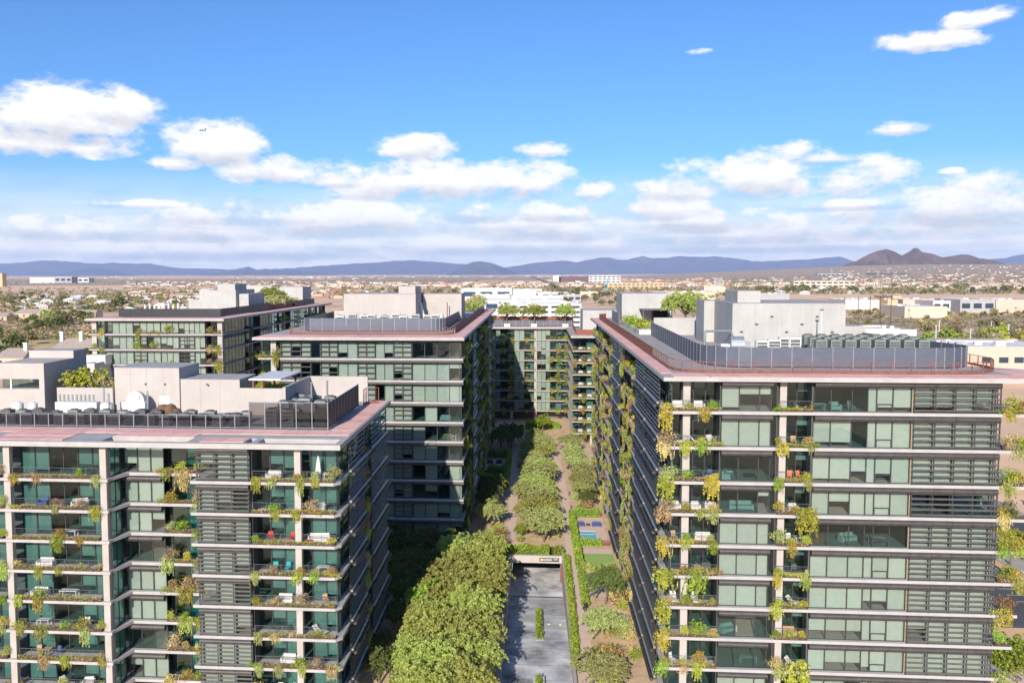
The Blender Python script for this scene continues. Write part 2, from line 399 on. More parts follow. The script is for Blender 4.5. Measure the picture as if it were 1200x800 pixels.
# ------------------------------------------------------------------ facades
LV = [34.95, 31.15, 27.40, 23.95, 20.55, 17.15, 13.75, 10.35, 6.95, 3.55]      # tops of the floor slabs
TH = 0.32
class Fac:
    """a facade: u runs along it (to the viewer's right when facing it), d goes inward"""
    def __init__(s, b, face, X, i0, roofbot):
        s.b = b; s.face = face; s.X = X; s.i0 = i0; s.rb = roofbot
        s.rot = {'front': 0, 'west': -PI/2, 'east': PI/2}[face]
    def W(s, u, d, z):
        if s.face == 'front': return (u, s.X+d, z)
        if s.face == 'west': return (s.X+d, -u, z)
        return (s.X-d, u, z)
    def put(s, name, me, u, d, z): return put(name, me, s.b, s.W(u, d, z), s.rot)
    def zz(s, i): return LV[i], (s.rb if i == s.i0 else LV[i-1]-TH)
def window(F, u, w, z0, z1, d=0.5, blind=1.0, transom=False, gl='glass'):
    if gl == 'glass' and blind < .05: gl = 'glass_dark'  # clear panes take darker glass: the room's dimness is put into the tint
    h = round(z1-z0, 2); w = round(w, 2); f = .055
    def fr():
        b = B(); b.box(0, f, 0, .1, 0, h, 'dark_metal').box(w-f, w, 0, .1, 0, h, 'dark_metal').box(f, w-f, 0, .1, 0, f, 'dark_metal').box(f, w-f, 0, .1, h-f, h, 'dark_metal')
        if transom: b.box(f, w-f, -.01, .1, h*.24, h*.24+.09, 'dark_metal').box(f, f+.05, -.012, .1, f, h*.24, 'dark_metal').box(w-f-.05, w-f, -.012, .1, f, h*.24, 'dark_metal')
        return b
    o = F.put('window', cm(('window', w, h, transom), fr), u, d, z0)
    sub('pane', cm(('pane', w, h, gl), lambda: B().box(f, w-f, .04, .055, f, h-f, gl)), o)
    if blind > .9 and random.random() < .16: blind = random.choice((.55, .72, .86))
    if blind > .02:
        bh = round((h-.12)*blind, 2)
        sub('blind', cm(('blind', w, h, bh), lambda: B().box(.03, w-.03, .17, .185, h-.06-bh, h-.06, 'blind')), o)
    return o
def glazing(F, cuts, z0, z1, d=0.5, blinds=None, tr=(), gl='glass'):
    for k in range(len(cuts)-1):
        window(F, cuts[k], cuts[k+1]-cuts[k], z0, z1, d, 1.0 if blinds is None else blinds[k], k in tr, gl)
def even(a, b, n): return [a+(b-a)*k/n for k in range(n+1)]
def sunshade(F, u0, u1, ztop, r=.31, d=0.05, seams=()):
    w = round(u1-u0, 2)
    def mk_():
        b = B(); b.tube((0, 0, 0), (w, 0, 0), r, r, 'shade_metal', 14)
        for s_ in seams: b.tube((s_-.04, 0, 0), (s_+.04, 0, 0), r+.025, r+.025, 'dark_metal', 14)
        b.box(0, w, .0, .5, r*.4, r*.4+.05, 'dark_metal'); return b
    return F.put('sunshade', cm(('sunshade', w, r, tuple(round(x, 2) for x in seams)), mk_), u0, d, ztop-r-.02)
def louvre(F, u0, u1, z0, z1, cuts, n=5, d=0.02, gapz=.62):
    w = round(u1-u0, 2); h = round(z1-z0, 2)
    def mk_(): return B().box(0, w, .03, .07, h-.1, h-.02, 'dark_metal').box(0, w, .03, .07, .04, .1, 'dark_metal').box(-.03, .05, .03, .07, .04, h-.02, 'dark_metal').box(w-.05, w+.03, .03, .07, .04, h-.02, 'dark_metal')
    o = F.put('louvre_screen', cm(('louvre_screen', w, h), mk_), u0, d, z0)
    pm = cm(('louvre_post', h), lambda: B().box(-.06, .06, -.005, .085, 0, h, 'dark_metal'))
    for c in cuts: sub('post', pm, o, (c-u0, 0, 0))
    def sl():
        b = B(); b.v = [(0, -.12, 0), (w, -.12, 0), (w, .0, .15), (0, .0, .15), (0, -.09, -.03), (w, -.09, -.03), (w, .03, .12), (0, .03, .12)]
        b.f = [(0, 1, 2, 3), (4, 7, 6, 5), (0, 4, 5, 1), (2, 6, 7, 3), (0, 3, 7, 4), (1, 5, 6, 2)]; b.mi = [b.mid('slat_metal')]*6; return b
    me = cm(('slat', w), sl); hh = h-gapz-.25
    for k in range(n): sub('slat', me, o, (0, 0, .22+hh*k/(n-1)))
def railing(F, u0, u1, z, d=.52):
    w = round(u1-u0, 2)
    def mk_():
        b = B(); m = max(2, int(w/1.4)+1)
        for k in range(m): x = .03+(w-.06)*k/(m-1); b.box(x-.02, x+.02, -.02, .02, 0, 1.07, 'rail_metal')
        b.box(0, w, -.03, .03, 1.07, 1.11, 'rail_metal')
        for k in range(5): b.box(.02, w-.02, -.006, .006, .2+k*.17, .212+k*.17, 'rail_metal')
        return b
    return F.put('railing', cm(('railing', w), mk_), u0, d, z)
def planter(F, u0, u1, z, d=.03):
    w = round(u1-u0, 2)
    def mk_():
        b = B(); b.box(0, w, 0, .03, 0, .3, 'planter_brown').box(0, w, .41, .44, 0, .3, 'planter_brown').box(0, .03, .03, .41, 0, .3, 'planter_brown').box(w-.03, w, .03, .41, 0, .3, 'planter_brown')
        b.box(.03, w-.03, .03, .41, 0, .26, 'soil'); return b
    return F.put('planter', cm(('planter', w), mk_), u0, d, z)
def column(F, u0, u1, z0, z1, d0=.95, d1=1.6):
    w = round(u1-u0, 2)
    return F.put('column', cm(('column', w, z1-z0), lambda: B().box(0, w, 0, d1-d0, 0, z1-z0, 'concrete')), u0, d0, z0)

WARM = ['leaf_yellow', 'leaf_gold', 'leaf_bright', 'leaf_tan', 'leaf_yellow', 'leaf_olive', 'leaf_gold', 'leaf_grey']
LOWPAL = ['leaf_tan', 'leaf_yellow', 'leaf_gold', 'leaf_yellow']
DIM = ['leaf_dark', 'leaf_olive', 'leaf_bright', 'leaf_yellow', 'leaf_dark']
def low_growth(F, u0, u1, z, rng):
    w = round(u1-u0, 1); v = rng.randrange(4)
    def mk_():
        g = np.random.default_rng(900+v+int(w*10)); n = int(w*95); x = g.uniform(0, w, n); y = g.normal(size=n)*.12+.15
        hh = np.abs(g.normal(size=n))*(.05+.12*(np.sin(x*2.1+v*2)+1)*.5)
        over = g.random(n) < .16; y = np.where(over, -.1-g.random(n)*.08, y); hh = np.where(over, -g.random(n)*.3*(np.sin(x*3.3+v)+1)*.5, hh)
        return leafmesh('ground_cover', np.c_[x, y, hh], .075, LOWPAL, midx=(np.floor((np.sin(x*1.3+v*1.7)+1)*1.99+g.normal(size=n)*.45).clip(0, 3)).astype(int), rng=g)
    key = ('ground_cover', w, v)
    if key not in CACHE: CACHE[key] = mk_()
    o = F.put('ground_cover', CACHE[key], u0, 0.02, z); o['kind'] = 'stuff'
def garden(F, i, slots, where, tower, rng, lush=1.0, pal=WARM, s=1.0):
    """slots: (u, word) along the planter"""
    z = LV[i]+.27; grp = f'plants on the balconies of the {tower}'
    lp = pal[:]
    us = [u for u, _ in slots]
    if len(us) > 1 and F.face == 'front': low_growth(F, min(us)-.35, max(us)+.35, LV[i]+.26, rng)
    for (u, word) in slots:
        rng.shuffle(lp); ks = []
        if rng.random() < .46*lush: ks.append('vine')
        if rng.random() < .22*lush: ks.append('fringe')
        q = rng.random()
        if q < .38*lush: ks.append('shrub')
        elif q < .58*lush: ks.append('bush')
        elif q < .75*lush: ks.append('tuft')
        for k, kind in enumerate(ks):
            lf = lp[k]
            if kind == 'bush' and rng.random() < .4: lf = 'leaf_pink'
            uu = u+rng.uniform(-.25, .25)
            P = F.W(uu, .2 if kind != 'vine' else .12, z)
            plant(kind, lf, P, F.rot, s*rng.uniform(.8, 1.2), f'at {word}, {ORD[i-F.i0]} {where}, {tower}', grp)

# ------------------------------------------------------------------ balcony furniture
def fm(key, fn): return cm(key, fn)
def furn_rot(F, a): return F.rot+a
def sofa(F, u, d, z, a, where, col='furn_white', w=1.9):
    r = thing('sofa', f'{ {"furn_white":"white","furn_tan":"tan","furn_red":"red","furn_dark":"dark","furn_orange":"orange","furn_blue":"blue"}[col]} {"sofa" if w > 1.3 else "armchair"} on {where}', 'sofa' if w > 1.3 else 'armchair', F.W(u, d, z+.002), furn_rot(F, a), 'seats on the balconies')
    sub('seat', fm(('seat', w, col), lambda: B().box(-w/2+.16, w/2-.16, -.4, .28, .08, .46, col)), r)
    sub('backrest', fm(('backrest', w, col), lambda: B().box(-w/2+.16, w/2-.16, .285, .48, .08, .86, col)), r)
    am = fm(('armrest', col), lambda: B().box(-.075, .075, -.42, .48, .0, .62, col))
    sub('armrest', am, r, (-w/2+.08, 0, 0)); sub('armrest', am, r, (w/2-.08, 0, 0)); return r
def chair(F, u, d, z, a, where, col='furn_white'):
    r = thing('patio_chair', f'{col[5:]} patio chair on {where}', 'chair', F.W(u, d, z+.002), furn_rot(F, a), 'seats on the balconies')
    sub('seat', fm(('cseat', col), lambda: B().box(-.27, .27, -.26, .26, .42, .48, col)), r)
    def bk():
        b = B(); b.v = [(-.27, .24, .481), (.27, .24, .481), (.27, .38, 1.0), (-.27, .38, 1.0), (-.27, .29, .481), (.27, .29, .481), (.27, .43, 1.0), (-.27, .43, 1.0)]
        b.f = [(0, 1, 2, 3), (5, 4, 7, 6), (0, 3, 7, 4), (1, 5, 6, 2), (3, 2, 6, 7), (0, 4, 5, 1)]; b.mi = [b.mid(col)]*6; return b
    sub('backrest', fm(('cback', col), bk), r)
    lg = fm(('cleg', col), lambda: B().box(-.022, .022, -.022, .022, 0, .419, col))
    for x in (-.24, .24):
        for y in (-.23, .23): sub('leg', lg, r, (x, y, 0))
    return r
def table(F, u, d, z, where, col='furn_tan', w=1.2, h=.72):
    r = thing('patio_table', f'{col[5:]} {"low" if h < .5 else "dining"} table on {where}', 'table', F.W(u, d, z+.002), F.rot, 'tables on the balconies')
    sub('table_top', fm(('ttop', w, h, col), lambda: B().box(-w/2, w/2, -.4, .4, h-.05, h, col)), r)
    lg = fm(('tleg', h, col), lambda: B().box(-.03, .03, -.03, .03, 0, h-.051, col))
    for x in (-w/2+.06, w/2-.06):
        for y in (-.34, .34): sub('leg', lg, r, (x, y, 0))
    return r
def lounger(F, u, d, z, a, where, col='furn_white'):
    r = thing('sun_lounger', f'{col[5:]} sun lounger with raised back on {where}', 'lounger', F.W(u, d, z+.002), furn_rot(F, a), 'seats on the balconies')
    sub('mattress', fm(('lmat', col), lambda: B().box(-.33, .33, -.9, .35, .28, .40, col)), r)
    def bk():
        b = B(); b.v = [(-.33, .36, .28), (.33, .36, .28), (.33, .85, .85), (-.33, .85, .85), (-.33, .30, .40), (.33, .30, .40), (.33, .76, .93), (-.33, .76, .93)]
        b.f = [(0, 3, 2, 1), (4, 5, 6, 7), (0, 1, 5, 4), (2, 3, 7, 6), (0, 4, 7, 3), (1, 2, 6, 5)]; b.mi = [b.mid(col)]*6; return b
    sub('backrest', fm(('lback', col), bk), r)
    lg = fm(('lleg',), lambda: B().box(-.025, .025, -.025, .025, 0, .279, 'furn_dark'))
    for x in (-.28, .28):
        for y in (-.82, .28): sub('leg', lg, r, (x, y, 0))
    return r
def grill(F, u, d, z, where):
    r = thing('barbecue_grill', f'black barbecue grill with domed lid on {where}', 'grill', F.W(u, d, z+.002), F.rot)
    sub('body', fm(('gbody',), lambda: B().box(-.45, .45, -.28, .28, .12, .82, 'ac_dark')), r)
    sub('lid', fm(('glid',), lambda: B().tube((-.45, 0, .83), (.45, 0, .83), .27, .27, 'furn_dark', 12)), r)
    wh = fm(('gwheel',), lambda: B().tube((-.02, 0, .06), (.02, 0, .06), .06, .06, 'black', 8))
    for x in (-.35, .35):
        for y in (-.22, .22): sub('wheel', wh, r, (x, y, 0))
def parasol(F, u, d, z, where):
    r = thing('parasol', f'closed white parasol standing on {where}', 'parasol', F.W(u, d, z+.002), F.rot)
    sub('base', fm(('pbase',), lambda: B().tube((0, 0, 0), (0, 0, .1), .3, .28, 'furn_dark', 12)), r)
    sub('pole', fm(('ppole',), lambda: B().tube((0, 0, .1), (0, 0, 2.75), .03, .03, 'furn_dark', 8)), r)
    def cn():
        b = B(); k = b.mid('furn_white'); n = 12
        for (zz_, rr) in ((.75, .36), (1.5, .27), (2.4, .13), (2.72, .02)):
            for j in range(n):
                a = 2*PI*j/n; q = rr*(1 if j % 2 else .7); b.v.append((q*math.cos(a), q*math.sin(a), zz_))
        for l in range(3):
            for j in range(n): b.f.append((l*n+j, l*n+(j+1) % n, (l+1)*n+(j+1) % n, (l+1)*n+j)); b.mi.append(k)
        return b
    sub('canopy', fm(('pcanopy',), cn), r)

def balcony(F, u0, u1, i, n=4, depth=2.1, blind=(.0, 1, 0, .6), sides=(1, 1), gl='glass_dark', rail=True, plant_to=None):
    z0, z1 = F.zz(i)
    c = even(u0, u1, n); glazing(F, c, z0, z1, d=depth, blinds=[blind[k % len(blind)] for k in range(n)], gl=gl)
    h = round(z1-z0, 2); L = round(depth-.62, 2)
    for k, uu in enumerate((u0, u1-.06)):
        if sides[k]: F.put('side_screen', cm(('side_screen', L, h), lambda: B().box(0, .06, 0, L, 0, h, 'dark_metal')), uu, .6, z0)
    if rail: railing(F, u0+.08, u1-.08, z0)
    planter(F, u0+.05, u1-.05, z0)
# ------------------------------------------------------------------ side facades with louvre beams and hanging gardens
NTH = ['nearest', 'second', 'third', 'fourth', 'fifth', 'sixth']
def side(F, mods, tower, rng, pal, floors, lush=1.0, sc=1.0):
    """mods: (kind, y0, y1) from near to far"""
    nv = 0
    conv = (lambda a, b: (-b, -a)) if F.face == 'west' else (lambda a, b: (a, b))
    for (kind, ya, yb) in mods:
        u0, u1 = conv(ya, yb); n = max(1, round((u1-u0)/2.6)); first = True
        if kind == 'V': nv += 1
        for i in floors:
            z0, z1 = F.zz(i)
            if kind == 'G':
                glazing(F, even(u0, u1, n), z0, z1, .45, [rng.choice((0, 0, 1, .5)) for _ in range(n)], gl='glass_dark')
            elif kind == 'L':
                glazing(F, even(u0, u1, n), z0, z1, .45, [rng.choice((0, 0, 1)) for _ in range(n)], gl='glass_dark')
                louvre(F, u0, u1, z0, z1, even(u0+.06, u1-.06, max(1, n//2)), 6, d=-.25)
                w_ = round(u1-u0, 2)
                def bm():
                    return B().tube((0, -.75, .38), (w_, -.75, .38), .2, .2, 'shade_metal', 10).tube((0, -.42, .72), (w_, -.42, .72), .15, .15, 'steel', 8).box(.2, .28, -.75, .35, .3, .36, 'dark_metal').box(w_-.28, w_-.2, -.75, .35, .3, .36, 'dark_metal')  # upper tube in pale steel: the beam's sunlit top edge put into colour
                F.put('louvre_beam', cm(('louvre_beam', w_), bm), u0, 0, z0-.5)
            else:
                balcony(F, u0, u1, i, n, 1.7, (0, 1, 0), rail=False)
                m = max(2, round((u1-u0)/4.5)); far = (['near end', 'far end'] if m == 2 else ['near end', 'middle', 'far end'] if m == 3 else ['near end', 'second spot', 'third spot', 'fourth spot', 'far end', 'last spot'])
                garden(F, i, [(u0+(u1-u0)*(k+.5)/m, far[k if F.face == 'east' else m-1-k]) for k in range(m)], f'floor, {NTH[nv-1]} green bay', tower, rng, lush, pal, sc)
def floors_plate(b, poly, i, extra=None):
    bb = B(); bb.prism(poly, LV[i]-TH, LV[i], 'slab_edge')
    return part(b, 'floor_slab', bb)
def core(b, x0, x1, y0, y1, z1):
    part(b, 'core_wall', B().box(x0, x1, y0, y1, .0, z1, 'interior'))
def partition(b, F, u, z1, d0=.72, d1=6.4):
    p0, p1 = F.W(u-.06, d0, 0), F.W(u+.06, d1, 0)
    part(b, 'partition_wall', B().box(min(p0[0], p1[0]), max(p0[0], p1[0]), min(p0[1], p1[1]), max(p0[1], p1[1]), .05, z1, 'interior'))
rng = random.Random(11)
def bl(n, p_open=.22):
    return [rng.choice((0, 0, .35, .6)) if rng.random() < p_open else 1.0 for _ in range(n)]

# ================================================================== the tall near tower (curved screens on its roof)
TN = 'tall near tower'
RB = thing('apartment_building', 'tall near apartment tower with rust railing and curved blue-grey screens on its roof', 'building', (31, 158, 0))
F = Fac(RB, 'front', 96.0, 0, 38.2); FW = Fac(RB, 'west', 14.1, 0, 38.2)
for i in range(10):
    xe = [53.5, 52.6, 52.2, 52, 51.2, 50.6, 50.4, 50, 49.8, 49.6][i]
    floors_plate(RB, [(13.9, 96.0), (xe, 96.0), (xe, 103.5), (48.2, 103.5), (48.2, 219), (13.9, 219)], i)
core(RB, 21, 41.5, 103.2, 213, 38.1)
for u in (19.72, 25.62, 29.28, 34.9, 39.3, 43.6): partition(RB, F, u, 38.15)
part(RB, 'roof', B().prism([(13.55, 95.3), (55.5, 95.3), (55.5, 105), (50.5, 109), (50.5, 221), (13.55, 221)], 38.2, 38.62, 'slab_edge'))
column(F, 15.87, 16.62, 0, 38.2); column(F, 25.97, 26.67, 0, 38.2, .9, 1.55)
column(F, 48.35, 48.95, 0, 38.2, 5.2, 5.8)
g2 = [29.32, 31.1, 33.25, 34.85, 35.75, 37.4, 39.26]; lc = [39.36, 41.5, 43.5, 45.5, 47.4, 47.95]
G1S = [(.9, .45, .45, 0), (1, 1, 1, 0), (0, 0, 0, 0), (0, 0, .4, 0), (1, 1, 1, 0), (1, 1, 1, 0), (1, 1, 1, 0), (0, .3, 0, 0), (0, 0, 0, 0), (1, 1, 1, 0)]
G2S = [(0, 0, 0, 1, 1, 1), (.85, .85, 0, 1, 1, 1), (.9, .9, .65, 1, 1, 1), (1, 1, 1, 1, 1, 1), (0, 0, 0, 0, 0, 0), (1, 1, 1, 1, 1, 1), (1, 1, 1, 1, 1, 1), (.7, .7, .7, 1, 1, 1), (1, 1, 1, 1, 1, 1), (1, 1, 0, 1, 1, 1)]
for i in range(10):
    z0, z1 = F.zz(i)
    balcony(F, 14.6, 19.7, i, 4, 2.2, (0, 0, .3, 0), sides=(0, 1))
    glazing(F, [19.8, 21.65, 23.75, 24.95, 25.55], z0, z1, .5, G1S[i]); sunshade(F, 19.75, 25.0, z1, seams=(1.9, 4.0))
    balcony(F, 25.65, 29.2, i, 3, 2.0, (.5, 0, .4))
    glazing(F, g2, z0, z1, .5, G2S[i], tr=(4,)); sunshade(F, 29.3, 47.95, z1, seams=[c-29.3 for c in g2[1:]]+[c-29.3 for c in lc[1:-1]])
    glazing(F, lc, z0, z1, .62, [0 if i == 3 else 1]*5); louvre(F, 39.33, 47.98, z0, z1, lc, 5)
    F.put('expansion_strip', cm(('expansion_strip', round(z1-z0, 2)), lambda: B().box(0, .07, 0, .12, 0, z1-z0, 'furn_tan')), 39.27, .36, z0)
    planter(F, 48.3, [53.4, 52.5, 52.1, 51.9, 51.1, 50.5, 50.3, 49.9, 49.7, 49.5][i], z0)
    garden(F, i, [(14.3, 'glass corner'), (16.2, 'column'), (17.7, 'middle'), (19.1, 'window end')], 'corner balcony', TN, rng, 1.0)
    garden(F, i, [(25.95, 'column'), (27.4, 'middle'), (28.8, 'window end')], 'inner balcony', TN, rng, .95)
    garden(F, i, [(48.9, 'louvre end'), (50.2, 'outer end')][:(2 if i < 6 else 1)], 'end balcony', TN, rng, 1.3, s=1.25)
    if i < 7: plant('bush', ('leaf_yellow', 'leaf_tan', 'leaf_olive', 'leaf_dark', 'leaf_yellow', 'leaf_bright', 'leaf_rust')[i], F.W(49.6, .9, z0+.01), 0, 1.3, f'behind the rail, {ORD[i]} end balcony, {TN}', f'plants on the balconies of the {TN}')
for i in range(10):
    z = LV[i]+.3; sz = (1.7, 1.5, 1.9, 1.4, 1.5, 1.8, 1.9, 1.3, 1.2, 1.4)[i]
    plant('vine', ('leaf_gold', 'leaf_tan', 'leaf_yellow', 'leaf_tan', 'leaf_gold', 'leaf_yellow', 'leaf_yellow', 'leaf_gold', 'leaf_bright', 'leaf_yellow')[i], F.W(13.95, .1, z), -.5, sz, f'long over the glass corner, {ORD[i]} floor, {TN}', f'plants on the balconies of the {TN}')
for i, u, sz, lf in ((3, 28.7, 2.2, 'leaf_yellow'), (8, 28.2, 2.3, 'leaf_yellow'), (5, 17.4, 2.0, 'leaf_bright'), (2, 18.6, 1.7, 'leaf_gold')): plant('vine', lf, F.W(u, .06, LV[i]+.3), 0, sz, f'wide and long below the {ORD[i]} floor, {TN}', f'plants on the balconies of the {TN}')
def bal(i, n, t=TN): return f'{ORD[i]} {n} balcony, {t}'
c1, c2 = 'corner', 'inner'
sofa(F, 14.95+.5, 1.5, LV[0], 0, bal(0, c1), w=1.7); sofa(F, 17.6, 1.5, LV[0], 0, bal(0, c1)+', beside the column', w=1.2)
lounger(F, 15.2, 1.5, LV[1], PI/2, bal(1, c1)+', glass end'); lounger(F, 17.5, 1.5, LV[1], PI/2, bal(1, c1)+', middle'); lounger(F, 19.1, 1.4, LV[1], .4, bal(1, c1)+', window end')
chair(F, 15.0, 1.4, LV[2], .5, bal(2, c1), 'furn_dark'); table(F, 17.6, 1.4, LV[2], bal(2, c1), 'furn_dark'); chair(F, 18.7, 1.4, LV[2], -.7, bal(2, c1)+', window end', 'furn_blue')
sofa(F, 15.2, 1.5, LV[3], 0, bal(3, c1)+', glass end', w=1.25); sofa(F, 17.4, 1.5, LV[3], 0, bal(3, c1)+', column side', w=1.1); sofa(F, 18.9, 1.5, LV[3], 0, bal(3, c1)+', window end', w=1.1)
chair(F, 15.2, 1.4, LV[4], .3, bal(4, c1), 'furn_tan'); sofa(F, 18.3, 1.5, LV[4], 0, bal(4, c1))
grill(F, 18.6, 1.5, LV[5], bal(5, c1)); lounger(F, 15.2, 1.4, LV[6], 0, bal(6, c1)+', glass end'); lounger(F, 17.5, 1.4, LV[6], 0, bal(6, c1)+', column side')
chair(F, 15.1, 1.3, LV[8], .6, bal(8, c1)); table(F, 18.0, 1.3, LV[8], bal(8, c1), 'furn_tan', 1.6); sofa(F, 17.4, 1.45, LV[9], 0, bal(9, c1), 'furn_tan', 1.2)
chair(F, 27.6, 1.3, LV[1], 0, bal(1, c2), 'furn_tan'); chair(F, 27.2, 1.3, LV[2], -.4, bal(2, c2)+', column side', 'furn_orange'); chair(F, 28.3, 1.3, LV[2], .5, bal(2, c2)+', window end', 'furn_orange')
sofa(F, 27.7, 1.4, LV[3], 0, bal(3, c2), 'furn_white', 1.1); chair(F, 27.4, 1.3, LV[4], .2, bal(4, c2)); table(F, 28.3, 1.2, LV[4], bal(4, c2), 'furn_white', .8)
chair(F, 28.0, 1.3, LV[5], 0, bal(5, c2), 'furn_dark'); lounger(F, 28.0, 1.3, LV[6], .9, bal(6, c2)); sofa(F, 27.6, 1.4, LV[7], 0, bal(7, c2), 'furn_tan', 1.5); lounger(F, 28, 1.3, LV[8], .9, bal(8, c2))
# rooms with the blinds up
sofa(F, 30.6, 2.1, LV[4], .8, 'open room of fifth floor, tall near tower', 'furn_orange', 1.2); sofa(F, 33.9, 2.6, LV[4], .3, 'open room of fifth floor, by its middle panes'); table(F, 36.6, 1.8, LV[4], 'open fifth floor room behind glass', 'furn_white', 1.5, .75)
chair(F, 35.3, 2.2, LV[4], 1.2, 'open fifth floor room beside table', 'furn_blue'); sofa(F, 31.9, 1.8, LV[0], 0, 'top floor room behind clear panes', w=1.2); table(F, 30.2, 1.8, LV[0], 'top floor room behind clear panes', 'furn_white', 1.3); chair(F, 33.6, 1.6, LV[0], .7, 'top floor room beside armchair')
sofa(F, 20.9, 2.0, LV[2], 1.2, 'third floor room behind clear glass'); table(F, 23.2, 2.0, LV[2], 'third floor room behind clear glass', 'furn_dark', 1.2, .45); sofa(F, 22.4, 2.2, LV[3], 0, 'fourth floor room behind clear glass', w=2.6)
sofa(F, 21.2, 2.0, LV[7], .5, 'eighth floor room behind clear glass'); table(F, 23.4, 1.9, LV[8], 'ninth floor room behind clear glass', 'furn_white', 1.8)
MODS = [('G', 96.6, 100.5), ('L', 100.6, 111.5), ('L', 112.3, 124.5), ('V', 125.3, 146), ('L', 147, 159.5), ('V', 160.2, 169.5), ('G', 169.6, 178), ('V', 178.2, 190), ('L', 190.5, 197), ('V', 197.5, 217)]
side(FW, MODS, TN, rng, ['leaf_yellow', 'leaf_olive', 'leaf_gold', 'leaf_tan', 'leaf_yellow', 'leaf_bright', 'leaf_grey'], range(10), 1.2, 1.4)
for y in (167.5, 196.9): part(RB, 'column', B().box(14.5, 15.2, y-.35, y+.35, 0, 38.19, 'white_paint'))

# ================================================================== the low near tower
TL = 'low near tower'
FL = thing('apartment_building', 'lower near apartment tower with bare concrete columns and dark glass screens on its pink roof', 'building', (-42, 108, 0))
F = Fac(FL, 'front', 92.5, 2, 31.05); FE = Fac(FL, 'east', -20.9, 2, 31.05); FR = Fac(FL, 'front', 96.0, 2, 31.05)
for i in range(2, 10):
    floors_plate(FL, [(-66, 92.5), (-46.25, 92.5), (-46.25, 93.2), (-45.4, 96.0), (-37.0, 96.0), (-37.0, 92.5), (-21.3, 92.5), (-20.7, 93.3), (-20.7, 124), (-66, 124)], i)
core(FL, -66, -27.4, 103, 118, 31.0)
b = B()                                                     # roof slab with the slots over the balconies
b.box(-66.5, -20.4, 95.2, 125.2, 31.05, 31.60, 'slab_edge').box(-66.5, -20.4, 91.9, 92.7, 31.05, 31.60, 'slab_edge')
for x0, x1 in ((-66.5, -59.6), (-51.2, -46.9), (-37.4, -31.0), (-30.3, -29.6), (-21.1, -20.4)): b.box(x0, x1, 92.71, 95.19, 31.05, 31.595, 'slab_edge')
part(FL, 'roof', b)
for u in (-58.25, -47.25): column(F, u, u+.72, 0, 31.04, .35, 1.0)
column(F, -25.66, -24.98, 0, 31.04, .45, 1.1)
for i in range(2, 10):
    z0, z1 = F.zz(i)
    balcony(F, -57.4, -47.4, i, 6, 2.3, (1, .9, 0, 0, .7, 1), sides=(0, 1), rail=True)
    balcony(F, -64.5, -58.4, i, 3, 2.3, (1, 0, 1), rail=True)
    b2 = Fac(FL, 'east', -46.3, 2, 31.05); glazing(b2, [93.4, 94.6, 95.9], z0, z1, .02, (1, .8), gl='glass_teal')
    glazing(FR, even(-46.2, -41.6, 3), z0, z1, .5, (.75 if i == 2 else 1, 1, 1) if i not in (5, 8) else (0, 0, .3)); sunshade(FR, -46.0, -41.7, z1, .34, seams=(1.5, 3.0))
    glazing(FR, even(-41.5, -37.2, 2), z0, z1, 1.6, (0, 1), gl='glass_teal')
    planter(FR, -41.5, -37.1, z0, -.45 if False else .02)
    glazing(F, even(-36.2, -30.6, 3), z0, z1, .62, [1, 1, 1 if i % 3 else 0]); louvre(F, -36.3, -30.55, z0, z1, even(-36.2, -30.6, 3), 6, gapz=.55); sunshade(F, -36.3, -30.55, z1, .26, seams=(1.9, 3.75))
    balcony(F, -30.4, -21.2, i, 6, 2.3, (0, .6, 1, .3, 1, .8), sides=(1, 0))
    garden(F, i, [(-57.0, 'left column'), (-54.5, 'first third'), (-52, 'middle'), (-49.6, 'last third'), (-47.7, 'inner column')], 'wide balcony', TL, rng, .8)
    garden(F, i, [(-58.7, 'column')], 'edge balcony', TL, rng, 1.2)
    garden(FR, i, [(-41.0, 'window end'), (-39.3, 'middle'), (-37.6, 'louvre end')], 'recessed balcony', TL, rng, 1.0, s=1.25)
    garden(F, i, [(-30, 'louvre end'), (-27.8, 'first third'), (-25.2, 'column'), (-23.5, 'last third'), (-21.6, 'glass corner')], 'corner balcony', TL, rng, .85)
for u in (-46.3, -41.55, -36.9): partition(FL, FR, u, 31.0, 2.4 if u > -46 and u < -41 else 1.7, 6.8)
cw = 'wide'; cc = 'corner'
def bf(k, n): return bal(k-2, n, TL)
sofa(F, -55.2, 1.5, LV[6], 0, bf(6, cw)); table(F, -51.8, 1.5, LV[6], bf(6, cw), 'furn_white', 2.0); sofa(F, -54.5, 1.5, LV[3], 0, bf(3, cw), 'furn_blue', 1.2); sofa(F, -50.2, 1.5, LV[3], .4, bf(3, cw)); table(F, -54.8, 1.4, LV[7], bf(7, cw), 'furn_white', 1.4)
chair(F, -49.8, 1.4, LV[7], .3, bf(7, cw)); chair(F, -55.6, 1.4, LV[8], .2, bf(8, cw)+', left end', 'furn_tan'); table(F, -54.6, 1.5, LV[8], bf(8, cw), 'furn_tan', .9); chair(F, -53.4, 1.4, LV[8], -.3, bf(8, cw)+', middle', 'furn_blue')
lounger(F, -52.4, 1.4, LV[9], 1.2, bf(9, cw)); sofa(F, -49.9, 1.5, LV[9], .2, bf(9, cw), w=1.3); sofa(F, -54.4, 1.5, LV[5], 0, bf(5, cw)); table(F, -51.5, 1.5, LV[4], bf(4, cw), 'furn_white', 1.6)
sofa(F, -28.2, 1.5, LV[2], 0, bf(2, cc), w=1.7); parasol(F, -23.2, 1.2, LV[2], bf(2, cc)); table(F, -22.3, 1.5, LV[2], bf(2, cc), 'furn_white', .9); sofa(F, -23.4, 1.6, LV[3], 0, bf(3, cc), w=1.6); table(F, -28, 1.6, LV[3], bf(3, cc), 'furn_dark', 1.4)
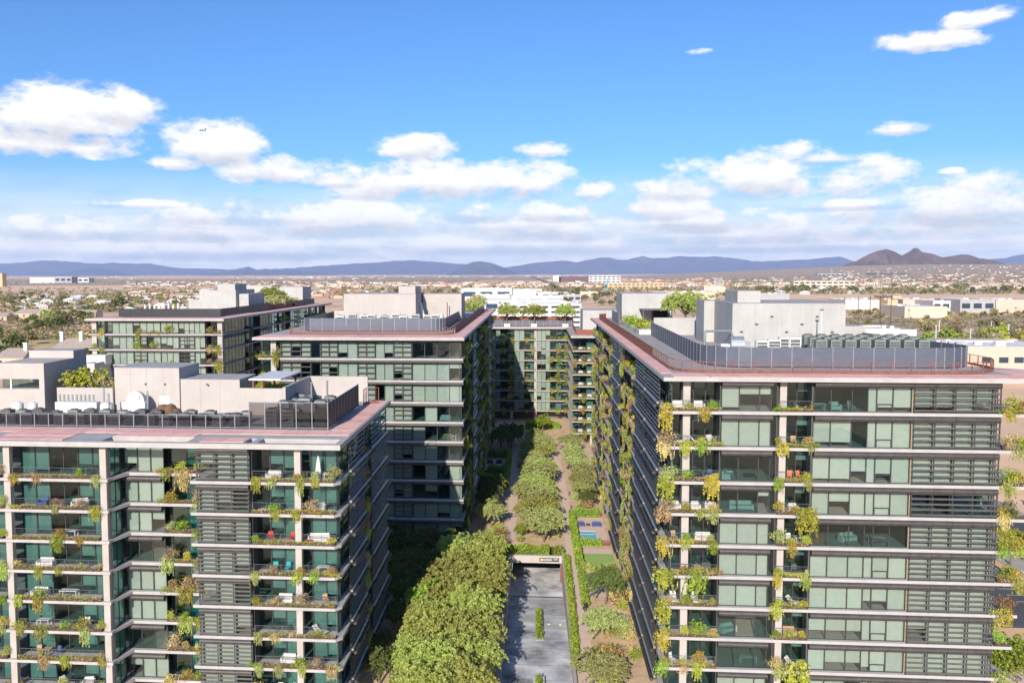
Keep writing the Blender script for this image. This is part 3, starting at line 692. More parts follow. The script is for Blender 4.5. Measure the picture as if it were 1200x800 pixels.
chair(F, -28.6, 1.5, LV[4], .5, bf(4, cc)+', louvre side', 'furn_red'); chair(F, -26.4, 1.5, LV[4], -.4, bf(4, cc)+', column side', 'furn_red'); sofa(F, -23.3, 1.6, LV[4], .1, bf(4, cc), w=2.4); table(F, -24.3, .95, LV[4], bf(4, cc), 'furn_red', .8, .4)
chair(F, -28.2, 1.5, LV[5], .2, bf(5, cc)+', louvre side', 'furn_teal'); chair(F, -26.9, 1.5, LV[5], -.2, bf(5, cc)+', column side', 'furn_teal'); table(F, -22.9, 1.5, LV[5], bf(5, cc), 'furn_white', 1.3)
sofa(F, -27.2, 1.5, LV[6], 0, bf(6, cc), w=1.8); chair(F, -22.6, 1.4, LV[6], .6, bf(6, cc), 'furn_tan'); table(F, -27.5, 1.5, LV[7], bf(7, cc), 'furn_dark', 1.5); lounger(F, -23.3, 1.4, LV[7], 1.2, bf(7, cc)+', glass end', 'furn_white')
sofa(F, -26.9, 1.6, LV[8], 0, bf(8, cc), w=1.7); chair(F, -27.9, 1.4, LV[9], .1, bf(9, cc)+', louvre side'); chair(F, -26.3, 1.4, LV[9], -.1, bf(9, cc)+', column side'); table(F, -23.2, 1.4, LV[9], bf(9, cc), 'furn_tan', 1.2)
side(FE, [('G', 94.2, 97.2), ('L', 97.4, 106.2), ('V', 106.5, 110.6), ('L', 111, 122.5)], TL, rng, ['leaf_yellow', 'leaf_olive', 'leaf_gold', 'leaf_bright'], range(2, 10), 1.4, 1.1)

# ================================================================== the middle tower
TM = 'middle tower'
MB = thing('apartment_building', 'middle apartment tower behind the low one, hanging gardens down its shaded courtyard side', 'building', (-30, 210, 0))
F = Fac(MB, 'front', 153.0, 0, 38.15); FE = Fac(MB, 'east', -12.45, 0, 38.15)
for i in range(10):
    floors_plate(MB, [(-48.4, 153), (-12.3, 153), (-12.3, 275), (-48.4, 275)], i)
core(MB, -44, -19, 159.6, 268, 38.1)
part(MB, 'roof', B().box(-49.0, -12.0, 151.8, 277.5, 38.15, 38.60, 'slab_edge'))
column(F, -46.2, -45.25, 0, 38.14, .4, 1.3); column(F, -18.2, -17.3, 0, 3.2, 1.0, 1.9)
gc = even(-21.15, -12.6, 4)
for i in range(10):
    z0, z1 = F.zz(i)
    balcony(F, -48.2, -44.5, i, 2, 2.2, (0, 1), sides=(0, 1))
    if i < 6: garden(F, i, [(-47.7, 'outer end'), (-45.2, 'window end')], 'corner balcony', TM, rng, 1.2, s=1.3)
    for (a, bb_, n, kind) in ((-44.35, -39.0, 3, 'L'), (-38.95, -37.4, 1, 'T'), (-37.3, -34.25, 2, 'L'), (-34.2, -30.85, 2, 'G'), (-30.75, -27.65, 2, 'L'), (-27.6, -24.5, 2, 'G'), (-24.45, -21.25, 2, 'L')):
        if kind == 'T': glazing(F, [a, bb_], z0, z1, .5, (0,), gl='glass_teal')
        else:
            glazing(F, even(a, bb_, n), z0, z1, .5, bl(n, .15))
            if kind == 'L': louvre(F, a, bb_, z0, z1, even(a+.05, bb_-.05, n), 4, d=.2, gapz=.3)
    glazing(F, gc, z0, z1, .5, {0: (0, 0, 0, .2), 3: (0, 1, 0, 0), 4: (1, 0, 0, .1), 5: (1, 1, 0, 0), 6: (0, 1, 0, 1), 7: (.2, .6, 0, 1), 8: (1, 1, 1, 1)}.get(i, (1, 1, 1, 1 if i == 2 else .4)))
    sunshade(F, -44.3, -12.2, z1+.02, .24, d=-.1)
for u in (-44.4, -34.2, -24.5, -21.2, -16.9): partition(MB, F, u, 38.1, .75, 6.5)
sofa(F, -15.6, 2.2, LV[3], 0, 'open room of fourth floor, middle tower'); table(F, -14.4, 1.8, LV[4], 'open room of fifth floor, middle tower', 'furn_white', 1.4); sofa(F, -15.2, 2.4, LV[4], 0, 'open room of fifth floor, middle tower', 'furn_tan')
side(FE, [('G', 153.6, 157), ('V', 157.4, 175), ('L', 176, 186), ('V', 187, 205), ('G', 205.5, 212), ('V', 212.5, 235), ('L', 236, 246), ('V', 247, 270)], TM, rng, DIM, range(10), 1.15, 1.6)

# ================================================================== the block with the dark roof parapet
TB = 'dark-parapet block'
BL = thing('apartment_building', 'far apartment block with a dark parapet round its roof and pale columns', 'building', (-93, 265, 0))
F = Fac(BL, 'front', 213.0, 0, 38.2); FE = Fac(BL, 'east', -76.3, 0, 38.2)
for i in range(6):
    floors_plate(BL, [(-110.2, 213), (-76.1, 213), (-76.1, 328), (-110.2, 328)], i)
core(BL, -103, -83, 219.6, 322, 38.1)
part(BL, 'base_storeys', B().box(-109, -77, 214.5, 326, 0, 17.2, 'interior'))
part(BL, 'roof', B().box(-110.6, -75.4, 212, 329, 38.2, 38.7, 'slab_edge'))
column(F, -109.6, -108.4, 17.2, 38.2, .6, 1.6); column(F, -77.6, -76.4, 17.2, 38.2, .6, 1.7)
for i in range(6):
    z0, z1 = F.zz(i)
    balcony(F, -110, -106.2, i, 2, 2.2, (0, 0), sides=(0, 1))
    glazing(F, even(-106, -99, 4), z0, z1, .5, bl(4, .15)); glazing(F, even(-98.9, -92, 4), z0, z1, .5, bl(4, .3), tr=(0, 1)); glazing(F, even(-91.9, -87.4, 3), z0, z1, .5, bl(3, .4)); glazing(F, even(-87.3, -80.7, 5), z0, z1, .5, bl(5, .3), tr=(1, 2))
    if i in (1, 2): louvre(F, -98.9, -95.4, z0, z1, even(-98.8, -95.5, 2), 4, d=.3, gapz=.3); louvre(F, -87.2, -83.3, z0, z1, even(-87.1, -83.4, 2), 4, d=.3, gapz=.3)
    sunshade(F, -106, -80.7, z1, .2, d=.1); planter(F, -98.5, -87.5, z0)
    balcony(F, -80.5, -76.6, i, 2, 2.2, (0, 0), sides=(1, 0))
    if i < 5:
        garden(F, i, [(-109.2, 'outer column'), (-106.8, 'window end')], 'outer balcony', TB, rng, .9, s=1.3)
        garden(F, i, [(-97.5, 'first third'), (-93.5, 'middle'), (-89.5, 'last third')], 'long planter', TB, rng, 1.1, s=1.4)
        garden(F, i, [(-79.5, 'window end'), (-77.3, 'column')], 'corner balcony', TB, rng, 1.1, s=1.4)
side(FE, [('G', 214, 232), ('V', 232.5, 245), ('G', 245.5, 262), ('V', 262.5, 276), ('G', 276.5, 296), ('V', 296.5, 324)], TB, rng, DIM, range(5), .8, 1.6)
for y in (238, 254, 270, 286, 302, 318): part(BL, 'column', B().box(-77.5, -76.7, y-.5, y+.5, 17.2, 38.19, 'concrete'))

# ================================================================== the block that closes the courtyard
TE = 'courtyard end block'
BB = thing('apartment_building', 'apartment block closing the far end of the garden courtyard, hung with green planters', 'building', (0, 308, 0))
F = Fac(BB, 'front', 300.0, 2, 31.1); F2 = Fac(BB, 'front', 258.0, 2, 31.1)
for i in range(2, 10):
    floors_plate(BB, [(-16, 300), (13, 300), (13, 322), (-16, 322)], i); floors_plate(BB, [(10.8, 258), (19.2, 258), (19.2, 299.5), (13.3, 299.5), (10.8, 299.5)], i)
core(BB, -16, 13, 306, 320, 31.0); part(BB, 'core_wall', B().box(12, 19, 264, 299, 0, 31, 'interior'))
part(BB, 'roof', B().box(-17, 13.2, 298.8, 324, 31.1, 31.6, 'slab_edge')); part(BB, 'roof', B().box(10.2, 20, 256.6, 298.7, 31.1, 31.6, 'slab_edge'))
column(F, -.2, .7, 0, 31.09, .5, 1.3); column(F, -8.2, -7.3, 0, 3.2, .5, 1.3); column(F2, 16.0, 17.0, 0, 3.2, 1, 2)
for i in range(2, 10):
    z0, z1 = F.zz(i)
    glazing(F, even(-14.5, -11.6, 2), z0, z1, .5, bl(2)); balcony(F, -11.5, -7.0, i, 2, 2.2, (0, .5)); glazing(F, even(-6.9, -3.5, 2), z0, z1, .5, bl(2, .15))
    balcony(F, -3.4, .3, i, 2, 2.2, (.5, 1)); glazing(F, even(.75, 5.1, 3), z0, z1, .5, bl(3, .3)); balcony(F, 5.2, 12.6, i, 4, 2.2, (0, 1, .5, 0))
    balcony(F2, 11.0, 18.8, i, 4, 2.2, (.4, 0, 1, 0))
    garden(F, i, [(-10.5, 'first half'), (-8, 'second half')], 'shaded balcony', TE, rng, .8, s=1.5)
    garden(F, i, [(-2.8, 'first half'), (-.8, 'column end')], 'middle balcony', TE, rng, .9, s=1.1)
    garden(F, i, [(5.6, 'column end'), (8, 'middle'), (10.5, 'last third'), (12.4, 'wing end')], 'long balcony', TE, rng, 1.3, s=1.25)
    garden(F2, i, [(11.3, 'inner end'), (14, 'middle'), (16.8, 'outer end')], 'wing balcony', TE, rng, 1.2, s=1.2)
    for k, (u, nm) in enumerate(((13.2, 'inner end'), (15.8, 'outer end'))): sofa(F2, u, 1.5, z0, 0, f'{nm}, {ORD[i-2]} wing balcony, {TE}', 'furn_white', 1.4)

# ================================================================== roofs
def pavers(b, x0, x1, y0, y1, z, nx, ny):
    dx, dy = (x1-x0)/nx, (y1-y0)/ny
    for i in range(nx):
        for j in range(ny):
            key = ('paver', round(dx, 2), round(dy, 2))
            put('paver', cm(key, lambda: B().box(.02, dx-.02, .02, dy-.02, 0, .05, 'paver')), b, (x0+i*dx, y0+j*dy, z))
def polyline(pts, step):
    out = []
    for (a, c) in zip(pts, pts[1:]):
        L = math.dist(a, c); n = max(1, round(L/step))
        for k in range(n): out.append((a[0]+(c[0]-a[0])*k/n, a[1]+(c[1]-a[1])*k/n))
    return out+[pts[-1]]
def arc(cx, cy, r, a0, a1, n):
    return [(cx+r*math.cos(math.radians(a0+(a1-a0)*k/n)), cy+r*math.sin(math.radians(a0+(a1-a0)*k/n))) for k in range(n+1)]
def guard_rail(b, pts, z, h=1.25, step=2.05, infill=6, solid=False):
    P = polyline(pts, step)
    post = cm(('rail_post', h), lambda: B().box(-.045, .045, -.045, .045, 0, h, 'rust'))
    for p in P: put('rail_post', post, b, (p[0], p[1], z))
    bb = B()
    for a, c in zip(P, P[1:]):
        d = Vector((c[0]-a[0], c[1]-a[1], 0)); n = Vector((-d.y, d.x, 0)).normalized()*.03; d = d.normalized()*.045
        def bar(z0, z1, k=1.0, m='rust'):
            o = n*k; q = [(a[0]+d.x, a[1]+d.y), (c[0]-d.x, c[1]-d.y)]
            bb.prism([(q[0][0]-o.x, q[0][1]-o.y), (q[1][0]-o.x, q[1][1]-o.y), (q[1][0]+o.x, q[1][1]+o.y), (q[0][0]+o.x, q[0][1]+o.y)], z0, z1, m)
        bar(z+h-.07, z+h); bar(z+.02, z+(.28 if not solid else h-.1))
        if not solid:
            for k in range(infill): bar(z+.36+k*(h-.5)/infill, z+.375+k*(h-.5)/infill, .3)
    part(b, 'guard_rail', bb)
def screens(b, pts, z, h, step=2.4, m='screen_blue', ribs=5, post='screen_post', name='screen_panel', gap=.02):
    P = polyline(pts, step)
    pm = cm(('screen_post', h, post), lambda: B().box(-.05, .05, -.05, .05, 0, h+.05, post))
    for p in P: put('screen_post', pm, b, (p[0], p[1], z))
    for a, c in zip(P, P[1:]):
        L = round(math.dist(a, c), 1)
        def mk_():
            w_ = L-.11; bb = B().box(.06, .05+w_, -.02, .02, .12, h, m)
            for k in range(ribs): zz_ = .16+(h-.24)*k/max(1, ribs-1); bb.box(.06, .05+w_, -.045, -.021, zz_, zz_+.06, post if ribs < 3 else m)
            return bb
        put(name, cm((name, L, h, m, ribs), mk_), b, (a[0], a[1], z), math.atan2(c[1]-a[1], c[0]-a[0]))
def block(b, name, x0, x1, y0, y1, z0, z1, m='penthouse_wall', cap=True):
    bb = B().box(x0, x1, y0, y1, z0, z1, m)
    if cap: bb.box(x0+.25, x1-.25, y0+.25, y1-.25, z1, z1+.015, 'roof_grey')
    return part(b, name, bb)
def ac_unit(x, y, z, label, m='ac_green', w=1.5, d=1.0, h=1.15, group=None, fan=True):
    r = thing('air_conditioner', label, 'air conditioner', (x, y, z), 0, group)
    def bd():
        b = B().box(-w/2, w/2, -d/2, d/2, .12, h, m)
        for k in range(4): b.box(-w/2+.08, w/2-.08, -d/2-.015, -d/2, .25+k*(h-.4)/4, .25+k*(h-.4)/4+(h-.4)/4-.08, 'ac_dark')
        for sx_ in (-1, 1): b.box(sx_*w*.4-.05, sx_*w*.4+.05, -d/2+.01, d/2-.01, 0, .12, 'ac_dark')
        return b
    sub('casing', cm(('casing', w, d, h, m), bd), r)
    if fan: sub('fan_guard', cm(('fan_guard', w, d, h, m), lambda: B().tube((0, 0, h), (0, 0, h+.12), min(w, d)*.4, min(w, d)*.4, 'ac_dark', 12)), r)
    return r
def pipe_run(pts, r, label, z=0, m='steel'):
    b = B(); P = [Vector(p) for p in pts]
    for a, c in zip(P, P[1:]): b.tube(a, c, r, r, m, 8); b.ball(c, r, m, 8, 5)
    return tag(put('roof_pipe', b.mesh('roof_pipe')), label, 'pipe', 'pipes on the roofs')
def tank(x, y, z, r, h, label, pole=0):
    t = thing('water_tank', label, 'tank', (x, y, z))
    b = B().tube((0, 0, 0), (0, 0, h), r, r, 'ac_white', 16).tube((0, 0, h), (0, 0, h+r*.3), r, r*.3, 'ac_white', 16); sub('barrel', b.mesh('barrel'), t)
    if pole: sub('vent_pole', B().tube((.1, 0, h), (.1, 0, h+pole), .09, .07, 'ac_white', 8).box(-.12, .32, -.2, .2, h+pole, h+pole+.14, 'ac_dark').mesh('vent_pole'), t)
def shrubs(n, x0, x1, y0, y1, z, s, where, seed, leaves):
    r = random.Random(seed)
    for k in range(n):
        f = (k+.5)/n; x = x0+(x1-x0)*f; y = y0+(y1-y0)*f; lf = leaves[k % len(leaves)]
        o = plant('bush' if k % 2 else 'shrub', lf, (x+r.uniform(-.3, .3), y+r.uniform(-.3, .3), z), r.uniform(0, 6), s*r.uniform(.8, 1.25)*(1 if k % 2 else 1.5), f'{["nearest","second","third","fourth","fifth","sixth","seventh","eighth","ninth","tenth","eleventh","twelfth"][k]} {where}', f'shrubs {where}')

# --- roof of the tall near tower
z = 38.62
for a in ((14.6, 18.4, 95.6, 99, 1, 1), (13.7, 15.15, 99.1, 219, 1, 34), (18.5, 55.3, 95.5, 99.0, 12, 1), (50.6, 55.3, 99.1, 104.5, 2, 2)): pavers(RB, a[0], a[1], a[2], a[3], z, a[4], a[5])
part(RB, 'roof_membrane', B().box(15.3, 50.4, 99.3, 220.8, z, z+.03, 'roof_grey'))
z += .05
guard_rail(RB, [(17.0, 217), (15.3, 215), (15.3, 118)], z, solid=True); guard_rail(RB, [(15.3, 117.9), (15.3, 104)]+arc(19.6, 103.7, 4.3, 188, 270, 5)[1:]+[(44.5, 99.4)]+arc(44.5, 106.2, 6.8, 275, 360, 6)+[(51.2, 112)], z)
scr = [(20.3, 159), (19.7, 113)]+arc(25, 110.4, 5.4, 180, 268, 6)[1:]+[(45.3, 105.2)]+arc(45.6, 110.0, 4.8, 278, 380, 7)+[(48.5, 118), (46.6, 132)]
screens(RB, scr, z, 2.35, 2.35, 'screen_blue', 6)
screens(RB, [(17.6, 207), (17.6, 190)], z, 2.5, 2.0, 'screen_blue', 6)
block(RB, 'penthouse', 28.2, 43.9, 131, 148, z, 45.2, 'grey_wall'); block(RB, 'penthouse', 26.6, 28.19, 144, 151, z, 45.15, 'grey_wall'); block(RB, 'stair_tower', 29.0, 32.2, 131.6, 140.2, 45.2, 46.95, 'grey_wall')
block(RB, 'penthouse', 43.91, 47.1, 132, 146, z, 41.9, 'grey_wall'); block(RB, 'low_wall', 20.9, 29.6, 160, 160.5, z, 41.7, 'grey_wall', False); block(RB, 'low_wall', 20.9, 21.3, 160.6, 189, z, 40.2, 'white_paint', False)
block(RB, 'penthouse', 19.4, 30.6, 203, 216, z, 45.0, 'grey_wall')
part(RB, 'doorway', B().box(26.3, 29.4, 202.75, 203, z, 41.2, 'black').box(26.0, 26.3, 202.6, 203, z, 41.5, 'rust').box(29.4, 29.7, 202.6, 203, z, 41.5, 'rust').box(23.2, 29.7, 196.5, 202.6, 41.5, 41.65, 'ac_dark').box(23.3, 23.5, 196.6, 196.8, z, 41.49, 'rust').box(29.4, 29.6, 196.6, 196.8, z, 41.49, 'rust'))  # black panel: the dark of the opening is put into its colour
tree(('olive', 1), 30.5, 186, z, 1.15, 'wide olive tree on the roof between two pale penthouses', name='roof_tree', leaf='leaf_olive', hs=.85)
tree(('olive', 2), 35.0, 190, z, 1.0, 'second olive tree behind the small stair tower', name='roof_tree', leaf='leaf_olive', hs=.8)
shrubs(9, 19.3, 20.0, 192, 163, z, 1.7, 'along the roof planter of tall near tower', 5, ['leaf_bright', 'leaf_hedge', 'leaf_rust', 'leaf_yellow', 'leaf_bright'])
part(RB, 'roof_planter', B().box(18.5, 20.8, 161, 193, z, z+.8, 'white_paint'))
part(RB, 'equipment_platform', B().box(34.2, 49.0, 113, 126.0, z, z+.9, 'roof_grey'))
for j in range(3):
    for i in range(8):
        ac_unit(35.4+i*1.75+j*.5, 114.5+j*4.2, z+.9, f'green-grey condenser {["in the front row", "in the middle row", "in the back row"][j]}, {["first","second","third","fourth","fifth","sixth","seventh","last"][i]} from the white tank side', 'ac_green', 1.25, 1.2, 1.7, 'green condensers on the tall roof')
for i, (x, w_, h) in enumerate(((30.1, 1.5, 1.9), (31.8, 1.6, 2.0), (33.2, 1.2, 2.3), (34.7, 1.4, 2.2))): ac_unit(x, 122+i*.4, z, f'white roof unit with twin grilles, {["nearest the round duct", "second from the round duct", "third from the round duct", "beside the green condensers"][i]}', 'ac_white', w_, 1.1, h, 'white units on the tall roof', False)
tank(39.3, 127, z, .72, 2.0, 'white water tank with a tall vent pole before the grey penthouse', 3.7)
pipe_run([(24.2, 130, z), (24.2, 130, z+2.6), (28, 131, z+2.6), (28, 129.5, z+1.9)], .16, 'bent steel pipe beside the left end of the grey penthouse')
pipe_run([(41, 129.6, z+.2), (41, 129.6, z+2), (43.4, 129.6, z+2), (43.4, 129.6, z)], .07, 'thin pipe loop at the foot of the grey penthouse')
b = B().tube((26.6, 125, z+1.1), (28.4, 125, z+1.1), 1.15, 1.15, 'steel', 18).box(25.3, 26.5, 124.2, 125.8, z, z+1.2, 'ac_white').box(28.45, 29.2, 124.3, 125.7, z, z+1.5, 'steel')
tag(put('exhaust_fan', b.mesh('exhaust_fan')), 'big round grey exhaust fan housing behind the blue-grey screen', 'fan')
b = B()
for i in range(26): x = 29.5+i*.55; b.tube((x, 121+math.sin(i)*1.2, z), (x, 121+math.sin(i)*1.2, z+.4+.5*((i*7) % 5)/5), .08, .08, 'ac_dark' if i % 3 else 'ac_white', 6)
o = tag(put('pipe_stubs', b.mesh('pipe_stubs')), 'tangle of small pipes and stubs in front of the grey penthouse', 'pipes'); o['kind'] = 'stuff'

# --- roof of the low near tower
z = 31.605
pavers(FL, -66.4, -20.6, 97.4, 100.4, z, 18, 1); pavers(FL, -59.5, -51.3, 95.25, 97.35, z, 3, 1); pavers(FL, -46.8, -37.5, 95.25, 97.35, z, 3, 1); pavers(FL, -59.4, -51.3, 92.75, 95.15, z-.01, 3, 1); pavers(FL, -36.0, -31.1, 92.75, 95.15, z, 2, 1); pavers(FL, -23.4, -20.6, 100.5, 124.9, z, 1, 9)
part(FL, 'roof_membrane', B().box(-66.4, -23.5, 100.5, 125, z, z+.03, 'roof_grey'))
z += .05
screens(FL, [(-66, 100.7), (-33, 100.7)], z, 1.62, 1.75, 'mesh_glass', 2, name='glass_screen')
screens(FL, [(-33, 100.7), (-23.75, 100.7)], z, 3.15, 1.85, 'mesh_glass', 2, name='glass_screen')
screens(FL, [(-23.75, 100.9), (-23.75, 118.6)], z, 3.1, 1.77, 'screen_dark', 2)
block(FL, 'penthouse', -54.6, -45.9, 112, 119, z, 37.5); block(FL, 'penthouse', -45.89, -38.0, 112.3, 119, z, 36.0); block(FL, 'penthouse_parapet', -46.3, -45.9, 112, 119, 37.5, 37.51, cap=False)
b = B(); b.box(-70, -63.6, 111, 118.6, z, 34.75, 'penthouse_wall').box(-70, -63.6, 111, 118.6, 36.05, 38.1, 'penthouse_wall').box(-64.3, -63.6, 111.02, 118.6, 34.75, 36.05, 'penthouse_wall').box(-70, -64.3, 112.2, 112.4, 34.75, 36.05, 'glass_dark').box(-68.3, -68.1, 111.1, 111.3, 34.75, 36.05, 'white_paint')
part(FL, 'penthouse', b); block(FL, 'penthouse', -70, -63.6, 118.61, 122.2, z, 39.1)
block(FL, 'low_wall', -62.2, -54.65, 111.5, 111.9, z, 34.9, cap=False)
for x0, x1, y0, y1, zt in ((-36, -32.01, 111, 111.4, 35.05), (-32, -31.6, 111, 124, 35.2), (-31.59, -23.4, 123.6, 124, 35.2), (-38, -36.01, 111.6, 112, 35.0)): block(FL, 'low_wall', x0, x1, y0, y1, z, zt, cap=False)
part(FL, 'doorway', B().box(-48.6, -47.2, 111.93, 111.99, z, z+2.2, 'white_paint'))
for x in (-50.4, -47.8, -42.2): part(FL, 'wall_light', B().box(x-.1, x+.1, 111.8, 111.99, 35.3, 35.5, 'ac_dark'))
pg = thing('pergola', 'white flat pergola roof on dark posts above the pale roof walls', 'pergola', (-35, 116, z))
def pp(x, y): return (x+35, y-116)
sub('pergola_roof', B().prism([pp(-36.7, 112), pp(-32.5, 112), pp(-32.3, 121.5), pp(-36.5, 121.5)], 4.3, 4.5, 'white_paint').mesh('pergola_roof'), pg)
for (x, y) in ((-36.2, 112.4), (-35.0, 112.4), (-33, 121), (-36, 121)): q = pp(x, y); sub('post', cm(('pgpost',), lambda: B().box(-.12, .12, -.12, .12, 0, 4.29, 'rust')), pg, (q[0], q[1], 0))
tree(('bright', 0), -60.0, 114.6, z, 1.35, 'bright green small tree above the pale roof wall', name='roof_tree', leaf='leaf_yellow', hs=.9)
shrubs(5, -58, -55.2, 114, 114, z+2.4, 1.4, 'behind the pale roof wall by the green tree', 6, ['leaf_pink', 'leaf_pink', 'leaf_dark', 'leaf_pink', 'leaf_olive'])
shrubs(6, -37, -33, 117, 117, z+1.8, 1.4, 'in the shade of the white pergola', 7, ['leaf_yellow', 'leaf_olive', 'leaf_bright'])
part(FL, 'roof_planter', B().box(-59, -54.7, 113, 115, z, z+2.4, 'penthouse_wall').box(-37.6, -32.4, 116, 118, z, z+1.8, 'penthouse_wall'))
tp = B()
for (dx_, dz_, q) in ((-1.2, .7, .95), (-.4, 1.15, 1.0), (.5, 1.2, 1.0), (1.2, .8, .9), (0, .5, 1.2)): tp.ball((-45.4+dx_, 106.5, z+dz_), q, 'tarp', 12, 7, (.85, 1.0, .8))
for dx_ in (-.8, .05, .85): tp.tube((-45.4+dx_, 105.45, z+.6), (-45.4+dx_, 106.2, z+2.08), .05, .05, 'bark', 5)
tag(put('covered_unit', tp.mesh('covered_unit')), 'bulging brown tarpaulin tied over something behind the dark screen', 'tarpaulin')
b = B()
for i in range(9): b.tube((-59.6+i*.55, 107.5, z+2.0), (-59.6+i*.55, 107.5, z+2.9), .13, .13, 'steel', 8)
b.box(-60, -54.6, 107, 108, z+.4, z+2.0, 'ac_white'); tag(put('pipe_manifold', b.mesh('pipe_manifold')), 'white roof unit with a row of upright steel pipes', 'pipes')
b = B()
b.tube((-50.6, 109.2, z+2.0), (-50.6, 110.2, z+2.0), 1.15, 1.05, 'furn_white', 20); b.box(-52.2, -49.0, 108.4, 109.15, z, z+1.9, 'ac_white'); b.box(-51.2, -50, 109.0, 109.19, z+2.2, z+2.55, 'white_paint'); tag(put('satellite_cover', b.mesh('satellite_cover')), 'round pale housing with a white label before the penthouse door', 'cover')
words = ['beside the brown tarpaulin', 'under the round housing', 'near the door', 'beside the pipe row']
rr = random.Random(3)
for i in range(15):
    for j in range(2):
        x = -65.2+i*2.15+rr.uniform(-.2, .2)
        ac_unit(x, 102.6+j*2.6, z, f'dark grey unit behind the glass screen, {"front" if j == 0 else "back"} row, {["first","second","third","fourth","fifth","sixth","seventh","eighth","ninth","tenth","eleventh","twelfth","thirteenth","fourteenth","last"][i]} from the windowed penthouse', rr.choice(['ac_dark', 'ac_dark', 'steel', 'ac_green']), 1.3, 1.1, rr.uniform(1.0, 1.5), 'roof units behind the dark glass screen')
for i in range(4):
    for j in range(6):
        ac_unit(-31+i*2.0, 103+j*2.6, z, f'grey unit inside the tall screens, {["nearest","second","third","fourth","fifth","farthest"][j]} row, {["by the tarpaulin side","second along","third along","by the black panels"][i]}', rr.choice(['steel', 'ac_dark', 'ac_green']), 1.4, 1.3, rr.uniform(1.5, 2.3), 'roof units inside the tall screens')
for i, (x, y) in enumerate(((-52.5, 106), (-47.6, 106.2), (-53.6, 107), (-28.5, 112), (-26.2, 111))): pipe_run([(x, y, z), (x, y, z+3.2+.3*i)], .12, f'upright steel vent pipe, {["beside the round housing", "between door and tarpaulin", "beside the white manifold", "inside the tall screens", "nearest the black panels"][i]}', z)
for i, (x, w_) in enumerate(((-53.0, 1.6), (-64.6, 1.4), (-62.6, 1.1))): tank(x, 106.5, z, w_/2, 1.9, ['squat white tank beside the round housing', 'white tank below the window of the far-left penthouse', 'small white tank beside the low pale wall'][i])
guard_rail(FL, [(-23.2, 119.4), (-23.2, 121.6), (-21.6, 122.2)], z, 2.2, 1.4, 4)
# --- roof of the middle tower
z = 38.60
pavers(MB, -48.8, -12.2, 152, 158.8, z, 15, 2); pavers(MB, -15.2, -12.2, 158.9, 277, z, 1, 33)
part(MB, 'roof_membrane', B().box(-48.8, -15.3, 158.9, 277, z, z+.03, 'roof_grey'))
z += .05
guard_rail(MB, [(-44.4, 161), (-44.4, 159.3), (-17.2, 159.3)]+arc(-17.2, 161.8, 2.5, -70, 0, 4), z, 1.3); guard_rail(MB, [(-14.6, 163.5), (-14.6, 256)], z, 1.3, solid=True)
screens(MB, [(-53+8, 198), (-44.4, 170), (-42.8, 168), (-19.5, 168)]+arc(-19.5, 170.5, 2.5, -70, 0, 4)+[(-17.0, 205)], z, 2.5, 2.4, 'screen_blue', 6)
block(MB, 'penthouse', -41, -25.4, 190, 206, z, 45.25); block(MB, 'penthouse', -43.5, -41.01, 192, 206, z, 41.6); block(MB, 'stair_tower', -29.2, -25.6, 191, 200, 45.25, 46.85); block(MB, 'penthouse', -25.1, -16.4, 200, 210, z, 45.0)
part(MB, 'roof_planter', B().box(-17.6, -15.4, 222, 292-18, z, z+1.1, 'white_paint'))
shrubs(12, -16.6, -16.3, 224, 272, z+1.0, 2.3, 'on the roof edge of middle tower', 9, ['leaf_olive', 'leaf_pink', 'leaf_yellow', 'leaf_bright', 'leaf_pink'])
pipe_run([(-25.2, 196, z+4.4), (-24.6, 196, z+1.6), (-22, 196, z+1.4), (-21.2, 196, z+.4)], .42, 'fat bent white duct at the corner of the middle roof', z, 'ac_white')
pipe_run([(-19.4, 198, z), (-19.4, 198, z+4.4)], .1, 'thin upright pole before the smaller middle penthouse', z, 'rust')
tank(-20.8, 195, z, .9, 2.0, 'white round tank beside the fat bent duct')
for i in range(10): ac_unit(-40+i*2.2, 182+(i % 3)*2, z, f'pale unit behind the blue-grey screen of the middle roof, {["first","second","third","fourth","fifth","sixth","seventh","eighth","ninth","last"][i]} along', ['ac_white', 'steel', 'ac_white'][i % 3], 1.6, 1.4, 2.3+.3*(i % 2), 'units on the middle roof', i % 2 == 0)
# --- roof of the dark-parapet block
z = 38.7
pavers(BL, -110.4, -75.6, 212.2, 218.8, z, 12, 1); pavers(BL, -79, -75.6, 219, 328, z, 1, 24)
screens(BL, [(-107, 226), (-106, 221), (-79.4, 221), (-79.4, 262)], z+.05, 2.1, 3.0, 'screen_dark', 2, 'screen_dark'); screens(BL, [(-79.4, 292), (-79.4, 318)], z+.05, 2.0, 3.0, 'screen_dark', 2, 'screen_dark')
block(BL, 'penthouse', -94, -83.5, 245, 262, z, 45.1, 'grey_wall'); block(BL, 'stair_tower', -89, -84, 246, 256, 45.1, 46.8, 'grey_wall'); block(BL, 'penthouse', -83.4, -80.5, 247, 262, z, 44, 'grey_wall'); block(BL, 'penthouse', -97.5, -94.1, 246, 262, z, 42.4, 'grey_wall')
block(BL, 'penthouse', -93, -82, 312, 324, z, 45.0, 'grey_wall'); block(BL, 'penthouse', -104, -94, 316, 326, z, 45.4, 'grey_wall'); block(BL, 'low_wall', -80.5, -80.1, 263, 310, z, 40.2, 'rust', False)
shrubs(7, -82, -82, 268, 306, z, 3.0, 'in the dark-parapet roof garden', 12, ['leaf_pink', 'leaf_olive', 'leaf_pink', 'leaf_bright'])
tree(('olive', 0), -86, 288, z, 1.25, 'spreading olive tree in the roof garden behind the dark parapet', name='roof_tree', hs=.75)
